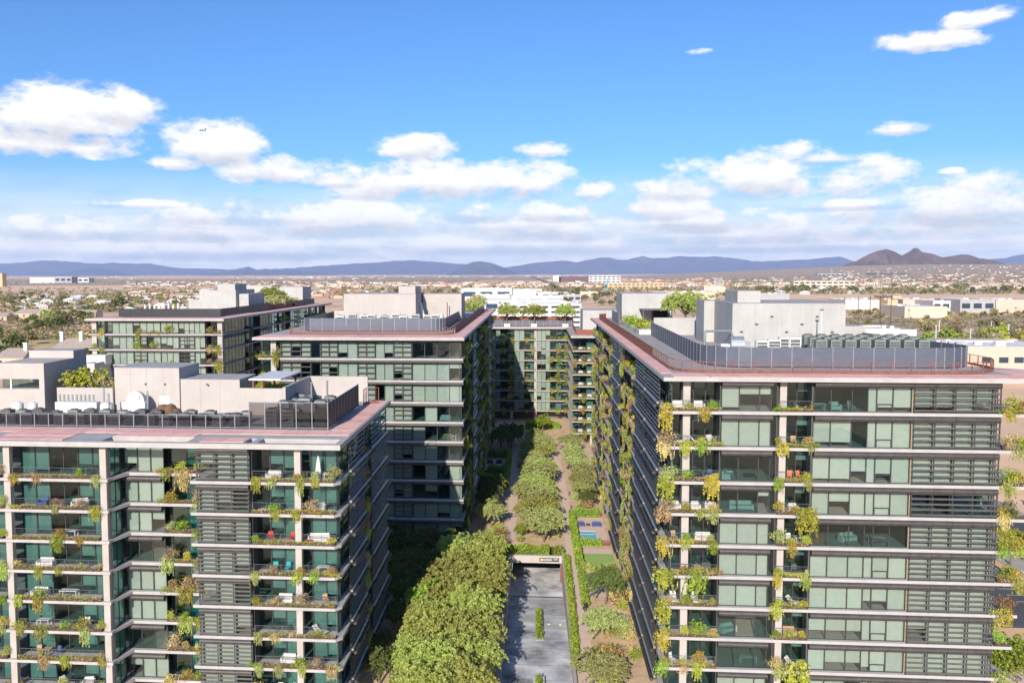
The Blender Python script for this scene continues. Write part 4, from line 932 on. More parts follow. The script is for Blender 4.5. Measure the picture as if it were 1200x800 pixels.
for i in range(9): pipe_run([(-104+i*1.3, 232, z), (-104+i*1.3, 232, z+2.6+(i % 2)*.4)], .25, f'short pale vent above the dark parapet, {ORD[i] if i else "first"} of nine', z, 'ac_white')
# --- roof of the end block
z = 31.6
pavers(BB, -16.8, 13, 299, 302, z, 12, 1); pavers(BB, 10.4, 19.8, 256.8, 262, z, 4, 2)
screens(BB, [(-16, 303.5), (12.4, 303.5)], z+.05, 2.0, 2.4, 'screen_blue', 3); part(BB, 'rust_parapet', B().box(-16, 13, 306, 306.4, z, z+3.2, 'rust'))
guard_rail(BB, [(12.5, 302), (12.0, 264), (19.5, 262.6)], z+.05, 1.5, solid=True)
for i, x in enumerate((-9.3, -.3, 10.2)):
    w_ = ['farthest from tall tower', 'middle one', 'nearest the tall tower'][i]
    t = tag(put('tree_pot', B().box(x-1, x+1, 301.6, 303.3, z+.05, z+1.0, 'white_paint').mesh('tree_pot')), f'white square tree pot on the end block roof, {w_}', 'planter', 'tree pots on the end block')
    tree(('mesq', i), x, 302.4, z+.9, 1.15, f'feathery potted tree on the end block roof, {w_}', 'trees in pots on the end block', 'roof_tree', 'leaf_olive')
blk = thing('white_building', 'plain pale blocks beyond the wing, left of the rust-railed roof', 'building', (17, 288, 0))
part(blk, 'wall', B().box(14.6, 26, 276, 292, 0, 38.2, 'grey_wall')); part(blk, 'upper_block', B().box(26.2, 31, 285, 295, 0, 39.8, 'grey_wall'))

def wall_details(b, x0, x1, y, z0, z1, n):
    for k in range(1, n):
        x = x0+(x1-x0)*k/n; put('joint_strip', cm(('joint_strip', round(z1-z0, 1)), lambda: B().box(-.03, .03, -.012, .0, 0, z1-z0-.1, 'roof_grey')), b, (x, y-.002, z0+.02))
    put('coping', B().box(x0-.06, x1+.06, y-.08, y+.3, z1+.02, z1+.09, 'screen_post').mesh('coping'), b, (0, 0, 0))
wall_details(RB, 28.2, 43.9, 131, 38.7, 45.2, 5); wall_details(FL, -54.6, -45.9, 112, 31.7, 37.5, 4); wall_details(FL, -45.89, -38.0, 112.3, 31.7, 36.0, 3); wall_details(MB, -41, -25.4, 190, 38.7, 45.25, 5); wall_details(RB, 19.4, 30.6, 203, 38.7, 45.0, 3)
for k in range(7): put('scupper', cm(('scupper',), lambda: B().box(-.2, .2, -.1, 0, 0, .25, 'ac_dark')), RB, (29.5+k*2.1, 130.99, 41.0+(k % 3)*1.1))

# ================================================================== courtyard
struct('ground', B().box(-60, 54, 160.0, 420, -1, 0, 'court_dirt').box(-60, -4.6, -60, 160, -1, 0, 'court_dirt').box(5.2, 54, -60, 160, -1, 0, 'court_dirt').box(-4.6, 5.2, -60, 100, -1, 0, 'court_dirt').box(-50000, -60, -4000, 50000, -1, 0, 'desert_ground').box(54, 50000, -4000, 50000, -1, 0, 'desert_ground').box(-60, 54, 420, 50000, -1, 0, 'desert_ground').box(-60, 54, -4000, -60, -1, 0, 'desert_ground').mesh('ground'))
def strip(pts, w, z, m, name, t=.012):
    b = B(); n = len(pts); L, R = [], []
    for i, p in enumerate(pts):
        a, c = pts[max(0, i-1)], pts[min(n-1, i+1)]; d = Vector((c[0]-a[0], c[1]-a[1])).normalized(); q = Vector((-d.y, d.x))*w/2
        L.append((p[0]+q.x, p[1]+q.y)); R.append((p[0]-q.x, p[1]-q.y))
    k = b.mid(m)
    for i in range(n): b.v += [(*L[i], z), (*R[i], z)]
    for i in range(n-1): b.f.append((2*i, 2*i+2, 2*i+3, 2*i+1)); b.mi.append(k)
    me = b.mesh(name)
    me.flip_normals() if me.polygons[0].normal.z < 0 else None
    return struct(name, me)
def sheet(name, pts, z, m):
    b = B(); b.v = [(x, y, z) for x, y in pts]; b.f = [tuple(range(len(pts)))]; b.mi = [b.mid(m)]; me = b.mesh(name)
    if me.polygons[0].normal.z < 0: me.flip_normals()
    return struct(name, me)
strip([(6.25, 100), (6.7, 120), (6.75, 150), (6.6, 185), (6.5, 205), (6.1, 228), (5.0, 240), (4.3, 252), (4.6, 268)], 1.9, .02, 'path_brick', 'path')
strip([(-4.6, 159), (-4.5, 185), (-4.7, 205), (-4.9, 222), (-6.5, 240), (-10, 250)], 1.9, .02, 'path_brick', 'path')
sheet('patio', [(7.9, 161), (13.6, 161), (13.6, 181), (7.9, 181)], .03, 'path_brick'); sheet('patio', [(8, 136), (13.8, 136), (13.8, 147), (8, 147)], .03, 'path_brick'); sheet('patio', [(8, 126), (13.8, 126), (13.8, 130), (8, 130)], .03, 'path_brick')
sheet('patio', [(-13, 222), (-7.5, 222), (-7.5, 236), (-13, 236)], .03, 'path_brick'); sheet('patio', [(-22, 108), (-16.5, 108), (-16.5, 116.5), (-22, 116.5)], .03, 'path_brick')
sheet('lawn', [(8.1, 149), (13.8, 149), (13.8, 157), (8.1, 157)], .04, 'lawn_green'); sheet('lawn', [(-13, 205), (-7.6, 205), (-7.6, 214), (-13, 214)], .04, 'lawn_green'); sheet('path', [(8.1, 157.1), (13.8, 157.1), (13.8, 160), (8.1, 160)], .035, 'path_brick')
def pool(x0, x1, y0, y1, label):
    t = thing('swimming_pool', label, 'pool', ((x0+x1)/2, (y0+y1)/2, 0.03)); w_, d = (x1-x0)/2, (y1-y0)/2
    sub('coping', B().box(-w_-.3, w_+.3, -d-.3, -d, 0, .14, 'white_paint').box(-w_-.3, w_+.3, d, d+.3, 0, .14, 'white_paint').box(-w_-.3, -w_, -d, d, 0, .14, 'white_paint').box(w_, w_+.3, -d, d, 0, .14, 'white_paint').mesh('coping'), t)
    sub('pool_water', B().box(-w_, w_, -d, d, 0.0, .09, 'water_pool').mesh('pool_water'), t)
    sub('pool_step', B().box(-w_+.2, w_-.2, d*.25, d*.4, .09, .11, 'white_paint').mesh('pool_step'), t)
pool(8.4, 11.6, 165.2, 170.6, 'sunlit blue plunge pool between clipped hedges beside the path'); pool(-10.3, -7.9, 225.2, 228.6, 'shaded blue plunge pool below the middle tower')
class GF:                                                     # ground frame for furniture
    rot = 0
    def W(s, u, d, z): return (u, d, z)
    X = 0
gf = GF()
for i, x in enumerate((8.9, 12.2)): sofa(gf, x, 174.5, .03, 0, ['pool patio, at the hedge end', 'pool patio, at the fence end'][i], 'furn_blue', 1.9)
table(gf, 10.5, 174.3, .03, 'pool patio between two blue sofas', 'furn_dark', .7, .5)
for i, x in enumerate((-11.6, -9.2)): sofa(gf, x, 231.5, .03, 0, ['shaded pool patio, farther from path', 'shaded pool patio, nearer the path'][i], 'furn_dark', 1.6)
chair(gf, 12.9, 142, .03, .6, 'small patio beside the dark green courtyard tree', 'furn_blue'); chair(gf, 12.2, 140.2, .03, 1.4, 'small patio edge, half behind courtyard tree', 'furn_blue')
bn = tag(put('garden_bench', B().box(-22.1, -20.1, 118.2, 118.7, .32, .42, 'furn_white').box(-22, -21.8, 118.25, 118.65, 0, .32, 'furn_white').box(-20.4, -20.2, 118.25, 118.65, 0, .32, 'furn_white').mesh('garden_bench')), 'pale bench at the head of the shaded patio', 'bench')
for k in range(5): tag(put('stepping_stone', cm(('stone',), lambda: B().box(-.55, .55, -.22, .22, 0, .05, 'concrete')), None, (-20.6-.35*k, 107.2-.75*k, .01), .1), f'pale stepping stone by the shaded patio, {["nearest the patio", "second from the patio", "middle one", "fourth from the patio", "last from the patio"][k]}', 'stone', 'stepping stones')
def fence_low(x0, x1, y, label):
    t = thing('patio_fence', label, 'fence', (x0, y, 0))
    n = int((x1-x0)/.16)
    me = cm(('slat_v',), lambda: B().box(-.05, .05, -.02, .02, .05, 1.2, 'rust'))
    for k in range(n): sub('slat', me, t, (.08+k*.16, 0, 0))
    sub('rail', B().box(0, x1-x0, .021, .06, 1.0, 1.1, 'rust').mesh('rail'), t)
fence_low(12.3, 13.8, 161.6, 'rust patio fence between the pool hedge and the lawn'); fence_low(12.3, 13.8, 181.6, 'rust patio fence at the far end of the pool patio')
# ramp down to the garage
struct('ramp', (lambda b: (b.v.extend([(-4.0, 100, -.05), (4.8, 100, -.05), (4.8, 124, -1.9), (-4.0, 124, -1.9), (4.8, 147, -4.3), (-4.0, 147, -4.3), (4.8, 175, -4.5), (-4.0, 175, -4.5)]), b.f.extend([(0, 1, 2, 3), (3, 2, 4, 5), (5, 4, 6, 7)]), b.mi.extend([b.mid('ramp_concrete')]*3), b)[-1])(B()).mesh('ramp'))
rw = thing('ramp_wall', 'pale retaining walls and lintel framing the garage ramp', 'wall', (0, 150, 0))
b = B().box(-4.6, -4.0, 100, 160, -4.9, .55, 'penthouse_wall'); part(rw, 'side_wall', b)
part(rw, 'side_wall', B().box(4.8, 5.2, 100, 160, -4.9, .5, 'penthouse_wall'))
part(rw, 'lintel', B().box(-3.99, 4.79, 153.6, 154.2, -.75, .55, 'penthouse_wall')); part(rw, 'lintel', B().box(-9.8, -4.61, 153.6, 154.0, -.3, .5, 'penthouse_wall'))
part(rw, 'ceiling', B().box(-4, 4.8, 154.21, 175, -1.0, -.1, 'black')); part(rw, 'garage_interior', B().box(-4.5, 5.1, 175, 175.3, -4.9, 0, 'black').box(-4.6, -4.1, 160.1, 175, -4.9, -.05, 'black').box(4.81, 5.2, 160.1, 175, -4.9, -.05, 'black'))  # black walls paint the garage dark; thick ceiling shaped to shadow the floor
part(rw, 'corner_post', B().box(4.5, 4.78, 153.9, 154.15, -4.2, -.96, 'rust'))
part(rw, 'drain_grate', B().box(-3.9, 4.7, 146.4, 146.9, -4.27, -4.22, 'ac_dark'))
sg = thing('garage_sign', 'dark garage sign with pale lettering on the lintel over the ramp', 'sign', (2.6, 153.5, -.1))
sub('sign_board', B().box(-1.7, 1.7, 0, .08, -.33, .3, 'furn_dark').mesh('sign_board'), sg); sub('sign_panel', B().box(-1.5, .5, -.02, -.001, -.16, .16, 'wall_grey').box(-1.5, -1.2, -.03, -.021, -.2, .2, 'yellow_sign').box(.75, 1.5, -.02, -.001, -.05, .2, 'wall_grey').mesh('sign_panel'), sg)
isl = thing('ramp_island', 'narrow clipped hedge in a white kerb dividing the ramp lanes', 'planter', (.75, 130.5, -2.35))
def rz(y): return -.05-1.85*(y-100)/24 if y < 124 else -1.9-1.7*(min(y, 147)-124)/23
kb = B(); kb.v = [(-.6, -7.5, .05), (.6, -7.5, .05), (.6, 7.5, -1.3), (-.6, 7.5, -1.3), (-.6, -7.5, .55), (.6, -7.5, .55), (.6, 7.5, -1.0), (-.6, 7.5, -1.0)]
kb.f = [(0, 3, 2, 1), (4, 5, 6, 7), (0, 1, 5, 4), (1, 2, 6, 5), (2, 3, 7, 6), (3, 0, 4, 7)]; kb.mi = [kb.mid('white_paint')]*6
sub('kerb', kb.mesh('kerb'), isl)
def hedge_mesh(pts, dens, size, leaf, w_, h, rng, slope=0):
    P = []
    for (a, c) in zip(pts, pts[1:]):
        L = math.dist(a, c); n = int(L*dens); t = rng.random(n); d = np.array([c[0]-a[0], c[1]-a[1]])/L; nn = np.array([-d[1], d[0]])
        off = rng.uniform(-w_/2, w_/2, n); z_ = h*np.sqrt(rng.random(n)); edge = rng.random(n) < .55
        off = np.where(edge, np.sign(off)*w_/2+rng.normal(size=n)*.1, off); z_ = np.where(edge, rng.uniform(0, h, n), h+rng.normal(size=n)*.12)
        P.append(np.c_[a[0]+d[0]*L*t+nn[0]*off, a[1]+d[1]*L*t+nn[1]*off, z_*(1+.12*np.sin(L*t*1.7))])
    return leafmesh('hedge', np.concatenate(P), size, leaf, rng=rng, midx=None)
def hedge(pts, w_, h, label, leaf='leaf_hedge', dens=260, size=.2, base=0.0):
    rg = np.random.default_rng(abs(hash(label)) % 9999 if False else len(label)*7+int(abs(pts[0][1])))
    t = thing('hedge', label, 'hedge', (0, 0, base))
    sub('foliage', hedge_mesh(pts, dens, size, [leaf], w_, h, rg), t)
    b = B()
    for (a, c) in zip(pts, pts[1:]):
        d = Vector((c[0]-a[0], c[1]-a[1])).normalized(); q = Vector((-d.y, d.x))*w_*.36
        b.prism([(a[0]-q.x, a[1]-q.y), (c[0]-q.x, c[1]-q.y), (c[0]+q.x, c[1]+q.y), (a[0]+q.x, a[1]+q.y)], 0, h*.82, 'leaf_dark')  # solid dark core: the hedge's inner shade is put into its colour
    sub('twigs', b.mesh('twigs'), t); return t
rg = np.random.default_rng(5); hm = hedge_mesh([(0, -6.9), (0, 6.9)], 220, .14, ['leaf_bright'], .65, .6, rg)
hm.transform(Matrix(((1, 0, 0, 0), (0, 1, 0, 0), (0, -.1, 1, -.25), (0, 0, 0, 1)))); sub('foliage', hm, isl)
i2 = thing('ramp_island', 'green tuft of a second hedge at the near end of the ramp', 'planter', (.6, 106.3, -.45))
hm2 = hedge_mesh([(0, -2), (0, 1.5)], 220, .14, ['leaf_bright'], .65, .6, rg); sub('foliage', hm2, i2); sub('kerb', B().box(-.7, .7, -2.5, 2, 0, .3, 'white_paint').mesh('kerb'), i2)
hedge([(-9.6, 155.6), (2.6, 155.6)], 2.0, 1.5, 'bright hedge along the top of the garage lintel', 'leaf_bright', 420)
hedge([(3.3, 156.0), (5.0, 156.5)], 1.6, 1.1, 'small bright shrubbery at the path end of the lintel', 'leaf_hedge', 380)
hedge([(5.6, 154), (5.55, 130), (5.3, 110)], .75, .7, 'slim yellow-green hedge between the ramp and the path', 'leaf_bright', 230)
hedge([(-5.2, 153), (-5.2, 128)], 1.1, .9, 'green hedge along the tree side of the ramp', 'leaf_bright', 240)
hedge([(7.7, 148), (7.6, 162), (7.6, 181)], 1.0, 1.3, 'long bright hedge between path and pool patio', 'leaf_bright', 300); hedge([(8.2, 181.4), (13.2, 181.4)], 1.3, 1.4, 'hedge behind the two blue patio sofas', 'leaf_bright', 320); hedge([(8.2, 162.0), (12.2, 162.0)], 1.3, .95, 'hedge between the pool and the small lawn', 'leaf_bright', 380)
hedge([(8, 148.3), (13.6, 148.3)], .9, .9, 'low olive hedge on the near side of the lawn', 'leaf_olive', 240); hedge([(7.7, 146), (7.7, 131)], .8, .8, 'low mixed planting beside the path below the lawn', 'leaf_hedge', 200)
hedge([(-6.7, 204), (-6.7, 240)], 1.0, 1.7, 'long hedge along the shaded side path', 'leaf_hedge', 260); hedge([(-11.5, 220), (-7.3, 220)], 1.8, 1.8, 'dark hedge before the shaded pool', 'leaf_hedge', 320); hedge([(-12.5, 239), (-7.3, 239)], 1.5, 1.8, 'dark hedge behind the shaded pool', 'leaf_hedge', 300)
hedge([(-3, 285), (1, 285), (8, 286)], 3, 2, 'pale green hedge at the foot of the end block', 'leaf_bright', 420)
CT = 'trees of the courtyard'
rt = random.Random(2)
for k in range(16):
    y = 163.5+k*6.3; tree(('mesq', k % 3), .7+rt.uniform(-1.1, 1.1), y, 0, rt.uniform(.92, 1.12), f'grey-green tree in the middle row between the two paths, {["nearest the ramp","second from ramp","third from ramp","fourth from ramp","fifth from ramp","sixth from ramp","seventh from ramp","eighth from ramp","ninth from ramp","tenth from ramp","eleventh from ramp","twelfth from ramp","thirteenth from ramp","fourteenth from ramp","fifteenth from ramp","farthest from the ramp"][k]}', CT, leaf=('leaf_grey', 'leaf_grey', 'leaf_olive')[k % 3], hs=.82)
for k, (x, y, s) in enumerate(((10.9, 196, .8), (10.6, 204, .82), (11.2, 212, .85), (10.4, 222, .9), (10.0, 234, .95), (10.2, 247, 1.0))): tree(('mesq', (k+1) % 3), x, y, 0, s, f'grey-green tree on the tall tower side of the path, {["nearest the pool","second from pool","third from pool","fourth from pool","fifth from pool","farthest from the pool"][k]}', CT, hs=.9)
tree(('dark', 2), 11.2, 189, 0, .62, 'small dark round tree beside the pool patio hedge', CT)
tree(('dark', 0), 10.7, 132.8, 0, .98, 'tall dark green tree beside the courtyard path below the lawn', CT, leaf='leaf_dark', hs=1.0)
tree(('mesq', 1), 9.7, 120, 0, .95, 'low grey-green tree on bare dirt beside the brick path', CT, hs=.72); tree(('mesq', 2), 8.3, 105.5, 0, 1.0, 'low tree at the near end of the brick path', CT, hs=.7)
tree(('mesq', 0), -8.4, 172, 0, .85, 'sunlit tree standing alone at the edge of the shade', CT, leaf='leaf_grey', hs=1.05)
for k, (x, y, s) in enumerate(((-11, 108, 1.1), (-7.6, 112, .95), (-13.2, 114, 1.0), (-8.8, 119, 1.08), (-12.6, 124, 1.05), (-8.2, 128, 1.05), (-12, 133, 1.08), (-8.4, 138, 1.05), (-12, 143, 1.05), (-8.4, 147, .95), (-14.2, 105, .85), (-7.8, 104, .95), (-11.2, 101, 1.0), (-14.4, 119.5, .8), (-8.0, 97, 1.0), (-12, 95, 1.0))):
    tree(('olive', k % 3), x, y, 0, s, f'feathery yellow-olive tree in the grove beside the ramp, {["nearest ramp foot","right beside the ramp foot","second on the patio side","second on the ramp side","third on the patio side","third on the ramp side","fourth on the patio side","fourth on the ramp side","farthest on the patio side","farthest on the ramp side","outermost by the patio","by the ramp mouth","in the near middle","at the near patio side","lowest by the ramp mouth","lowest in the near middle"][k]}', 'grove of olive trees by the ramp', leaf='leaf_olive', hs=.95)
tree(('bright', 1), -15.2, 122.5, 0, 1.35, 'small vivid green tree at the shaded edge of the grove', CT, leaf='leaf_bright')
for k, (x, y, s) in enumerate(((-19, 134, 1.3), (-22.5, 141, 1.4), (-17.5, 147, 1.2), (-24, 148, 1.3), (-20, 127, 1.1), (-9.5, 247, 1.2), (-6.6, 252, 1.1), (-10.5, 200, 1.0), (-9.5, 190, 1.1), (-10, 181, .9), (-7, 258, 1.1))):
    tree(('dark', k % 3), x, y, 0, s, f'dark tree in building shade, {["before the middle tower","beside the low tower","under the middle tower corner","deepest between the towers","nearest the shaded patio","behind the shaded pool","beside the side path end","beside the shaded lawn","second past the shaded lawn","behind the lone sunlit tree","farthest near the end block"][k]}', CT, leaf='leaf_dark')  # building shade is put into the dark leaf colour too
rt2 = random.Random(31); NTHR = ["first","second","third","fourth","fifth","sixth","seventh","eighth","ninth","tenth","eleventh","twelfth","thirteenth","fourteenth"]
for k in range(14): tree(('mesq' if k % 3 else 'bright', k % 3), (-2.0, 3.0)[k % 2]+rt2.uniform(-.5, .5), 166+k*6.6, 0, rt2.uniform(.55, .8), f'smaller tree filling the middle row on its {["shaded path", "brick path"][k % 2]} side, {NTHR[k]} from the ramp', CT, leaf=('leaf_hedge', 'leaf_grey', 'leaf_olive')[k % 3])
for k, (x, y, s_) in enumerate(((-18.2, 119, .85), (-17.2, 127.5, 1.0), (-18.6, 104, .8), (-16.8, 139, 1.0), (-20, 112.5, .55))): tree(('dark', k % 3), x, y, 0, s_, f'dark tree between the grove and the low tower, {["by the patio","past the vivid tree","at the near end","farthest back","smallest, on the patio"][k]}', CT, leaf='leaf_dark')  # darker leaves here paint the shade beside the low tower
tree(('bright', 2), 2.5, 279, 0, 1.2, 'round bright tree before the end block', CT, leaf='leaf_bright')
tree(('bright', 0), -11.3, 196, 0, 1.25, 'vivid green tree leaning out of the shade of the middle tower', CT, leaf='leaf_bright')
rb_ = random.Random(8)
for k in range(84):                                             # bushes on the dirt beds
    x, y = rb_.choice([(rb_.uniform(-3.2, 5), rb_.uniform(160, 262)), (rb_.uniform(7.9, 13), rb_.uniform(184, 255)), (rb_.uniform(8, 13.4), rb_.uniform(103, 126)), (rb_.uniform(-9, -6), rb_.uniform(158, 168)), (rb_.uniform(12, 13.6), rb_.uniform(118, 147))])
    lf = rb_.choice(['leaf_bright', 'leaf_yellow', 'leaf_grey', 'leaf_tan', 'leaf_olive', 'leaf_rust'])
    o = plant(rb_.choice(['shrub', 'bush', 'tuft']), lf, (x, y, 0), 0, rb_.uniform(1.2, 2.2), f'on courtyard dirt, {["ramp side of the middle row","far stretch of the middle row","beside the tall tower","by the lone sunlit tree"][0 if x < 5.1 and x > -3.3 and y < 205 else 1 if x < 5.1 and x > -3.3 else 2 if x > 7 else 3]}', 'desert shrubs on the courtyard dirt')
for k, (x, y, h) in enumerate(((-2.6, 196, 3.2), (-2.3, 197, 2.3), (-2.9, 186, 1.8))):
    b = B().tube((0, 0, 0), (0, 0, h), .16, .14, 'leaf_hedge', 8).ball((0, 0, h), .14, 'leaf_hedge', 8, 4).tube((.12, 0, h*.5), (.4, 0, h*.62), .09, .09, 'leaf_hedge', 6).tube((.4, 0, h*.61), (.4, 0, h*.85), .09, .08, 'leaf_hedge', 6)
    tag(put('cactus', b.mesh('cactus'), None, (x, y, 0)), f'{["tall", "middle-sized", "short"][k]} column cactus beside the shaded path', 'cactus', 'cacti in the courtyard')
for k, (x, y) in enumerate(((7.75, 199), (7.7, 187), (-3.4, 205), (5.6, 176), (-3.5, 170))):
    t = thing('path_light', f'dark low path light {["beside the brick path past the pool","beside the brick path by the pool hedge","beside the shaded path","across the brick path from the pool","near the lone sunlit tree"][k]}', 'light', (x, y, 0), 0, 'path lights'); sub('post', cm(('plpost',), lambda: B().box(-.09, .09, -.09, .09, 0, .7, 'furn_dark')), t); sub('cap', cm(('plcap',), lambda: B().box(-.16, .16, -.16, .16, .7, .82, 'furn_dark')), t)
# the person beside the path: one continuous skinned body
def person(x, y, rot, label):
    t = thing('person', label, 'person', (x, y, .02)); t.rotation_euler = (0, 0, rot)
    V = [(0, 0, .95), (0, .01, 1.2), (0, .0, 1.42), (0, .0, 1.54), (0, -.03, 1.66), (.09, -.02, .9), (.1, -.14, .5), (.1, -.08, .08), (.1, -.22, .04), (-.09, .02, .9), (-.1, .06, .5), (-.1, .24, .1), (-.1, .12, .04), (.19, 0, 1.42), (.25, .06, 1.13), (.24, -.08, .88), (.24, -.13, .78), (-.19, 0, 1.42), (-.25, -.05, 1.13), (-.24, -.2, .92), (-.24, -.28, .85)]
    E_ = [(0, 1), (1, 2), (2, 3), (3, 4), (0, 5), (5, 6), (6, 7), (7, 8), (0, 9), (9, 10), (10, 11), (11, 12), (2, 13), (13, 14), (14, 15), (15, 16), (2, 17), (17, 18), (18, 19), (19, 20)]
    Rr = [.15, .14, .15, .06, .10, .1, .07, .045, .04, .1, .07, .045, .04, .065, .05, .04, .035, .065, .05, .04, .035]
    me = bpy.data.meshes.new('body'); me.from_pydata(V, E_, []); me.materials.append(MT['cloth_dark'])
    o = sub('body', me, t); md = o.modifiers.new('skin', 'SKIN')
    for v, r in zip(me.skin_vertices[0].data, Rr): v.radius = (r, r*.8)
    me.skin_vertices[0].data[0].use_root = True
    o.modifiers.new('sub', 'SUBSURF').levels = 1; o.modifiers['sub'].render_levels = 1
    sub('face', B().ball((0, -.045, 1.665), .098, 'skin', 12, 8, (.85, .95, 1.15)).ball((0, -.145, 1.65), .018, 'skin', 6, 4).mesh('face'), t)
    sub('hair', B().ball((0, -.01, 1.71), .105, 'hair', 12, 8, (.9, 1, 1)).mesh('hair'), t)
    sub('hand', B().ball((.24, -.16, .74), .045, 'skin', 8, 6, (.6, .8, 1.5)).mesh('hand'), t); sub('hand', B().ball((-.24, -.33, .82), .045, 'skin', 8, 6, (.6, .8, 1.5)).mesh('hand'), t)
    sub('bag', B().box(-.42, -.3, -.2, .1, .62, .98, 'hair').mesh('bag'), t)
person(7.5, 129, .3, 'person in dark clothes walking on the dirt beside the brick path')

b = B()                                                        # pale worn lane edges and expansion joints of the ramp
for k in range(9):
    y = 103+k*5.2; z_ = rz(y)+.012 if y < 124 else -1.9-2.4*(min(y, 147)-124)/23+.012
    b.box(-3.9, 4.7, y, y+.06, z_-.01, z_, 'ac_dark')
o = struct('ramp_joints', b.mesh('ramp_joints'))
for k, x in enumerate((-1.6, 2.2, 3.9)): tag(put('ramp_light', B().box(-.16, .16, -.16, .16, 0, .12, 'yellow_sign').mesh('ramp_light'), None, (x, 131, -2.63)), f'small yellow light on the ramp, {["on the tree side of the hedge", "just beside the hedge", "nearest the path side wall"][k]}', 'marker', 'yellow lights on the ramp')  # yellow ramp lights shown by plain yellow paint, without glow

# ================================================================== street beside the tall tower
sheet('road', [(84, -100), (98, -100), (98, 900), (84, 900)], .03, 'asphalt')
def kerb(x0, x1, y0, y1): struct('kerb', B().box(x0, x1, y0, y1, 0, .13, 'concrete').mesh('kerb'))
kerb(83.6, 84, -100, 700); kerb(98, 98.4, -100, 700)
sheet('pavement', [(79.5, -100), (83.6, -100), (83.6, 600), (79.5, 600)], .06, 'concrete'); sheet('pavement', [(54, 100), (60, 100), (60, 260), (54, 260)], .05, 'path_brick')
sheet('parking_lot', [(61, 128), (78, 128), (78, 330), (61, 330)], .03, 'asphalt')
b = B()
for k in range(60): y = 60+k*9; b.box(90.9, 91.1, y, y+4, .034, .038, 'white_paint')
b.box(84.9, 85.05, 0, 600, .034, .038, 'white_paint').box(97.0, 97.15, 0, 600, .034, .038, 'white_paint'); struct('lane_markings', b.mesh('lane_markings'))
b = B()
for k in range(40): b.box(61.5, 66.5, 130+k*2.8, 130.12+k*2.8, .034, .038, 'white_paint').box(72.5, 77.5, 130+k*2.8, 130.12+k*2.8, .034, .038, 'white_paint')
struct('parking_markings', b.mesh('parking_markings'))
dm('car_white', (.75, .75, .76), .25, var=.02); dm('car_silver', (.42, .43, .45), .28, metal=.5, var=.02); dm('car_dark', (.04, .045, .055), .25, var=.05); dm('car_blue', (.06, .12, .25), .25, var=.05); dm('car_red', (.35, .03, .03), .25, var=.05)
dm('car_glass', (.02, .025, .03), .08); dm('tyre', (.02, .02, .02), .9)
def car(x, y, rot, col, label, z=.04):
    t = thing('parked_car', label, 'car', (x, y, z), 0, 'cars near the tall tower'); t.rotation_euler = (0, 0, rot)
    def body():
        b = B(); prof = [(-2.2, .35), (-2.25, .7), (-2.05, .85), (-1.2, .93), (1.5, .98), (2.1, .9), (2.2, .6), (2.15, .32)]
        k = b.mid(col); n = len(prof)
        for s_ in (-.88, .88): b.v += [(s_, p, q) for p, q in prof]
        b.f += [tuple(range(n)), tuple(range(2*n-1, n-1, -1))]+[(i, n+i, n+(i+1) % n, (i+1) % n) for i in range(n)]; b.mi += [k]*(n+2); return b
    def cab():
        b = B(); lo = [(-.8, -1.15), (.8, -1.15), (.8, 1.55), (-.8, 1.55)]; hi = [(-.66, -.45), (.66, -.45), (.66, 1.0), (-.66, 1.0)]
        b.v = [(a, c, .93) for a, c in lo]+[(a, c, 1.42) for a, c in hi]; g = b.mid('car_glass'); m = b.mid(col)
        b.f = [(0, 1, 5, 4), (1, 2, 6, 5), (2, 3, 7, 6), (3, 0, 4, 7), (4, 5, 6, 7)]; b.mi = [g, g, g, g, m]; return b
    sub('body', cm(('cbody', col), body), t); sub('cabin', cm(('ccab', col), cab), t)
    wm = cm(('cwheel',), lambda: B().tube((-.1, 0, 0), (.1, 0, 0), .33, .33, 'tyre', 12).tube((-.11, 0, 0), (.11, 0, 0), .18, .18, 'steel', 8))
    for sx_ in (-.82, .82):
        for sy_ in (-1.35, 1.35): sub('wheel', wm, t, (sx_, sy_, .33))
rc = random.Random(4); CC = ['car_white', 'car_silver', 'car_dark', 'car_blue', 'car_white', 'car_red']
spots = [(64, 131.5), (64, 137), (64, 142.6), (64, 151), (64, 156.6), (64, 168), (75, 134.2), (75, 145.4), (75, 156.8), (75, 170.8), (75, 182), (64, 185), (64, 199)]
for k, (x, y) in enumerate(spots):
    c = CC[k % 6]; car(x, y, PI/2, c, f'{c[4:]} car parked beyond the end balconies, {"tower side" if x < 70 else "street side"} row, {["first","second","third","fourth","fifth","sixth","seventh","eighth","ninth","tenth","eleventh","twelfth","thirteenth"][k]} counted')
car(94.5, 168, 0, 'car_dark', 'dark car driving on the street beside the parking rows'); car(87.5, 205, PI, 'car_white', 'white car driving down the street past the parking rows')
for k in range(24):
    x, y = [(rc.uniform(54, 60), rc.uniform(104, 250)), (rc.uniform(79.8, 83), rc.uniform(120, 330)), (rc.uniform(99, 106), rc.uniform(130, 330))][k % 3]
    tree((('olive', 'mesq', 'bright')[k % 3], k % 3), x, y, 0, rc.uniform(.7, 1.1), f'{["olive","grey-green","leafy"][k % 3] if k > 11 else ["low olive","low grey-green","low leafy"][k % 3]} street tree {["at the foot of the tall tower","along the near pavement","across the street"][k % 3]} by the end balconies', ['trees at the foot of the tall tower', 'trees along the near pavement', 'trees across the street'][k % 3], 'street_tree', rc.choice(['leaf_olive', 'leaf_hedge', 'leaf_yellow']))
for k in range(18): plant('bush', rc.choice(['leaf_yellow', 'leaf_olive', 'leaf_hedge', 'leaf_tan']), (rc.uniform(53, 61), rc.uniform(106, 220), 0), 0, 2.0, 'on the ground strip below the end balconies', 'bushes on the ground below the end balconies')

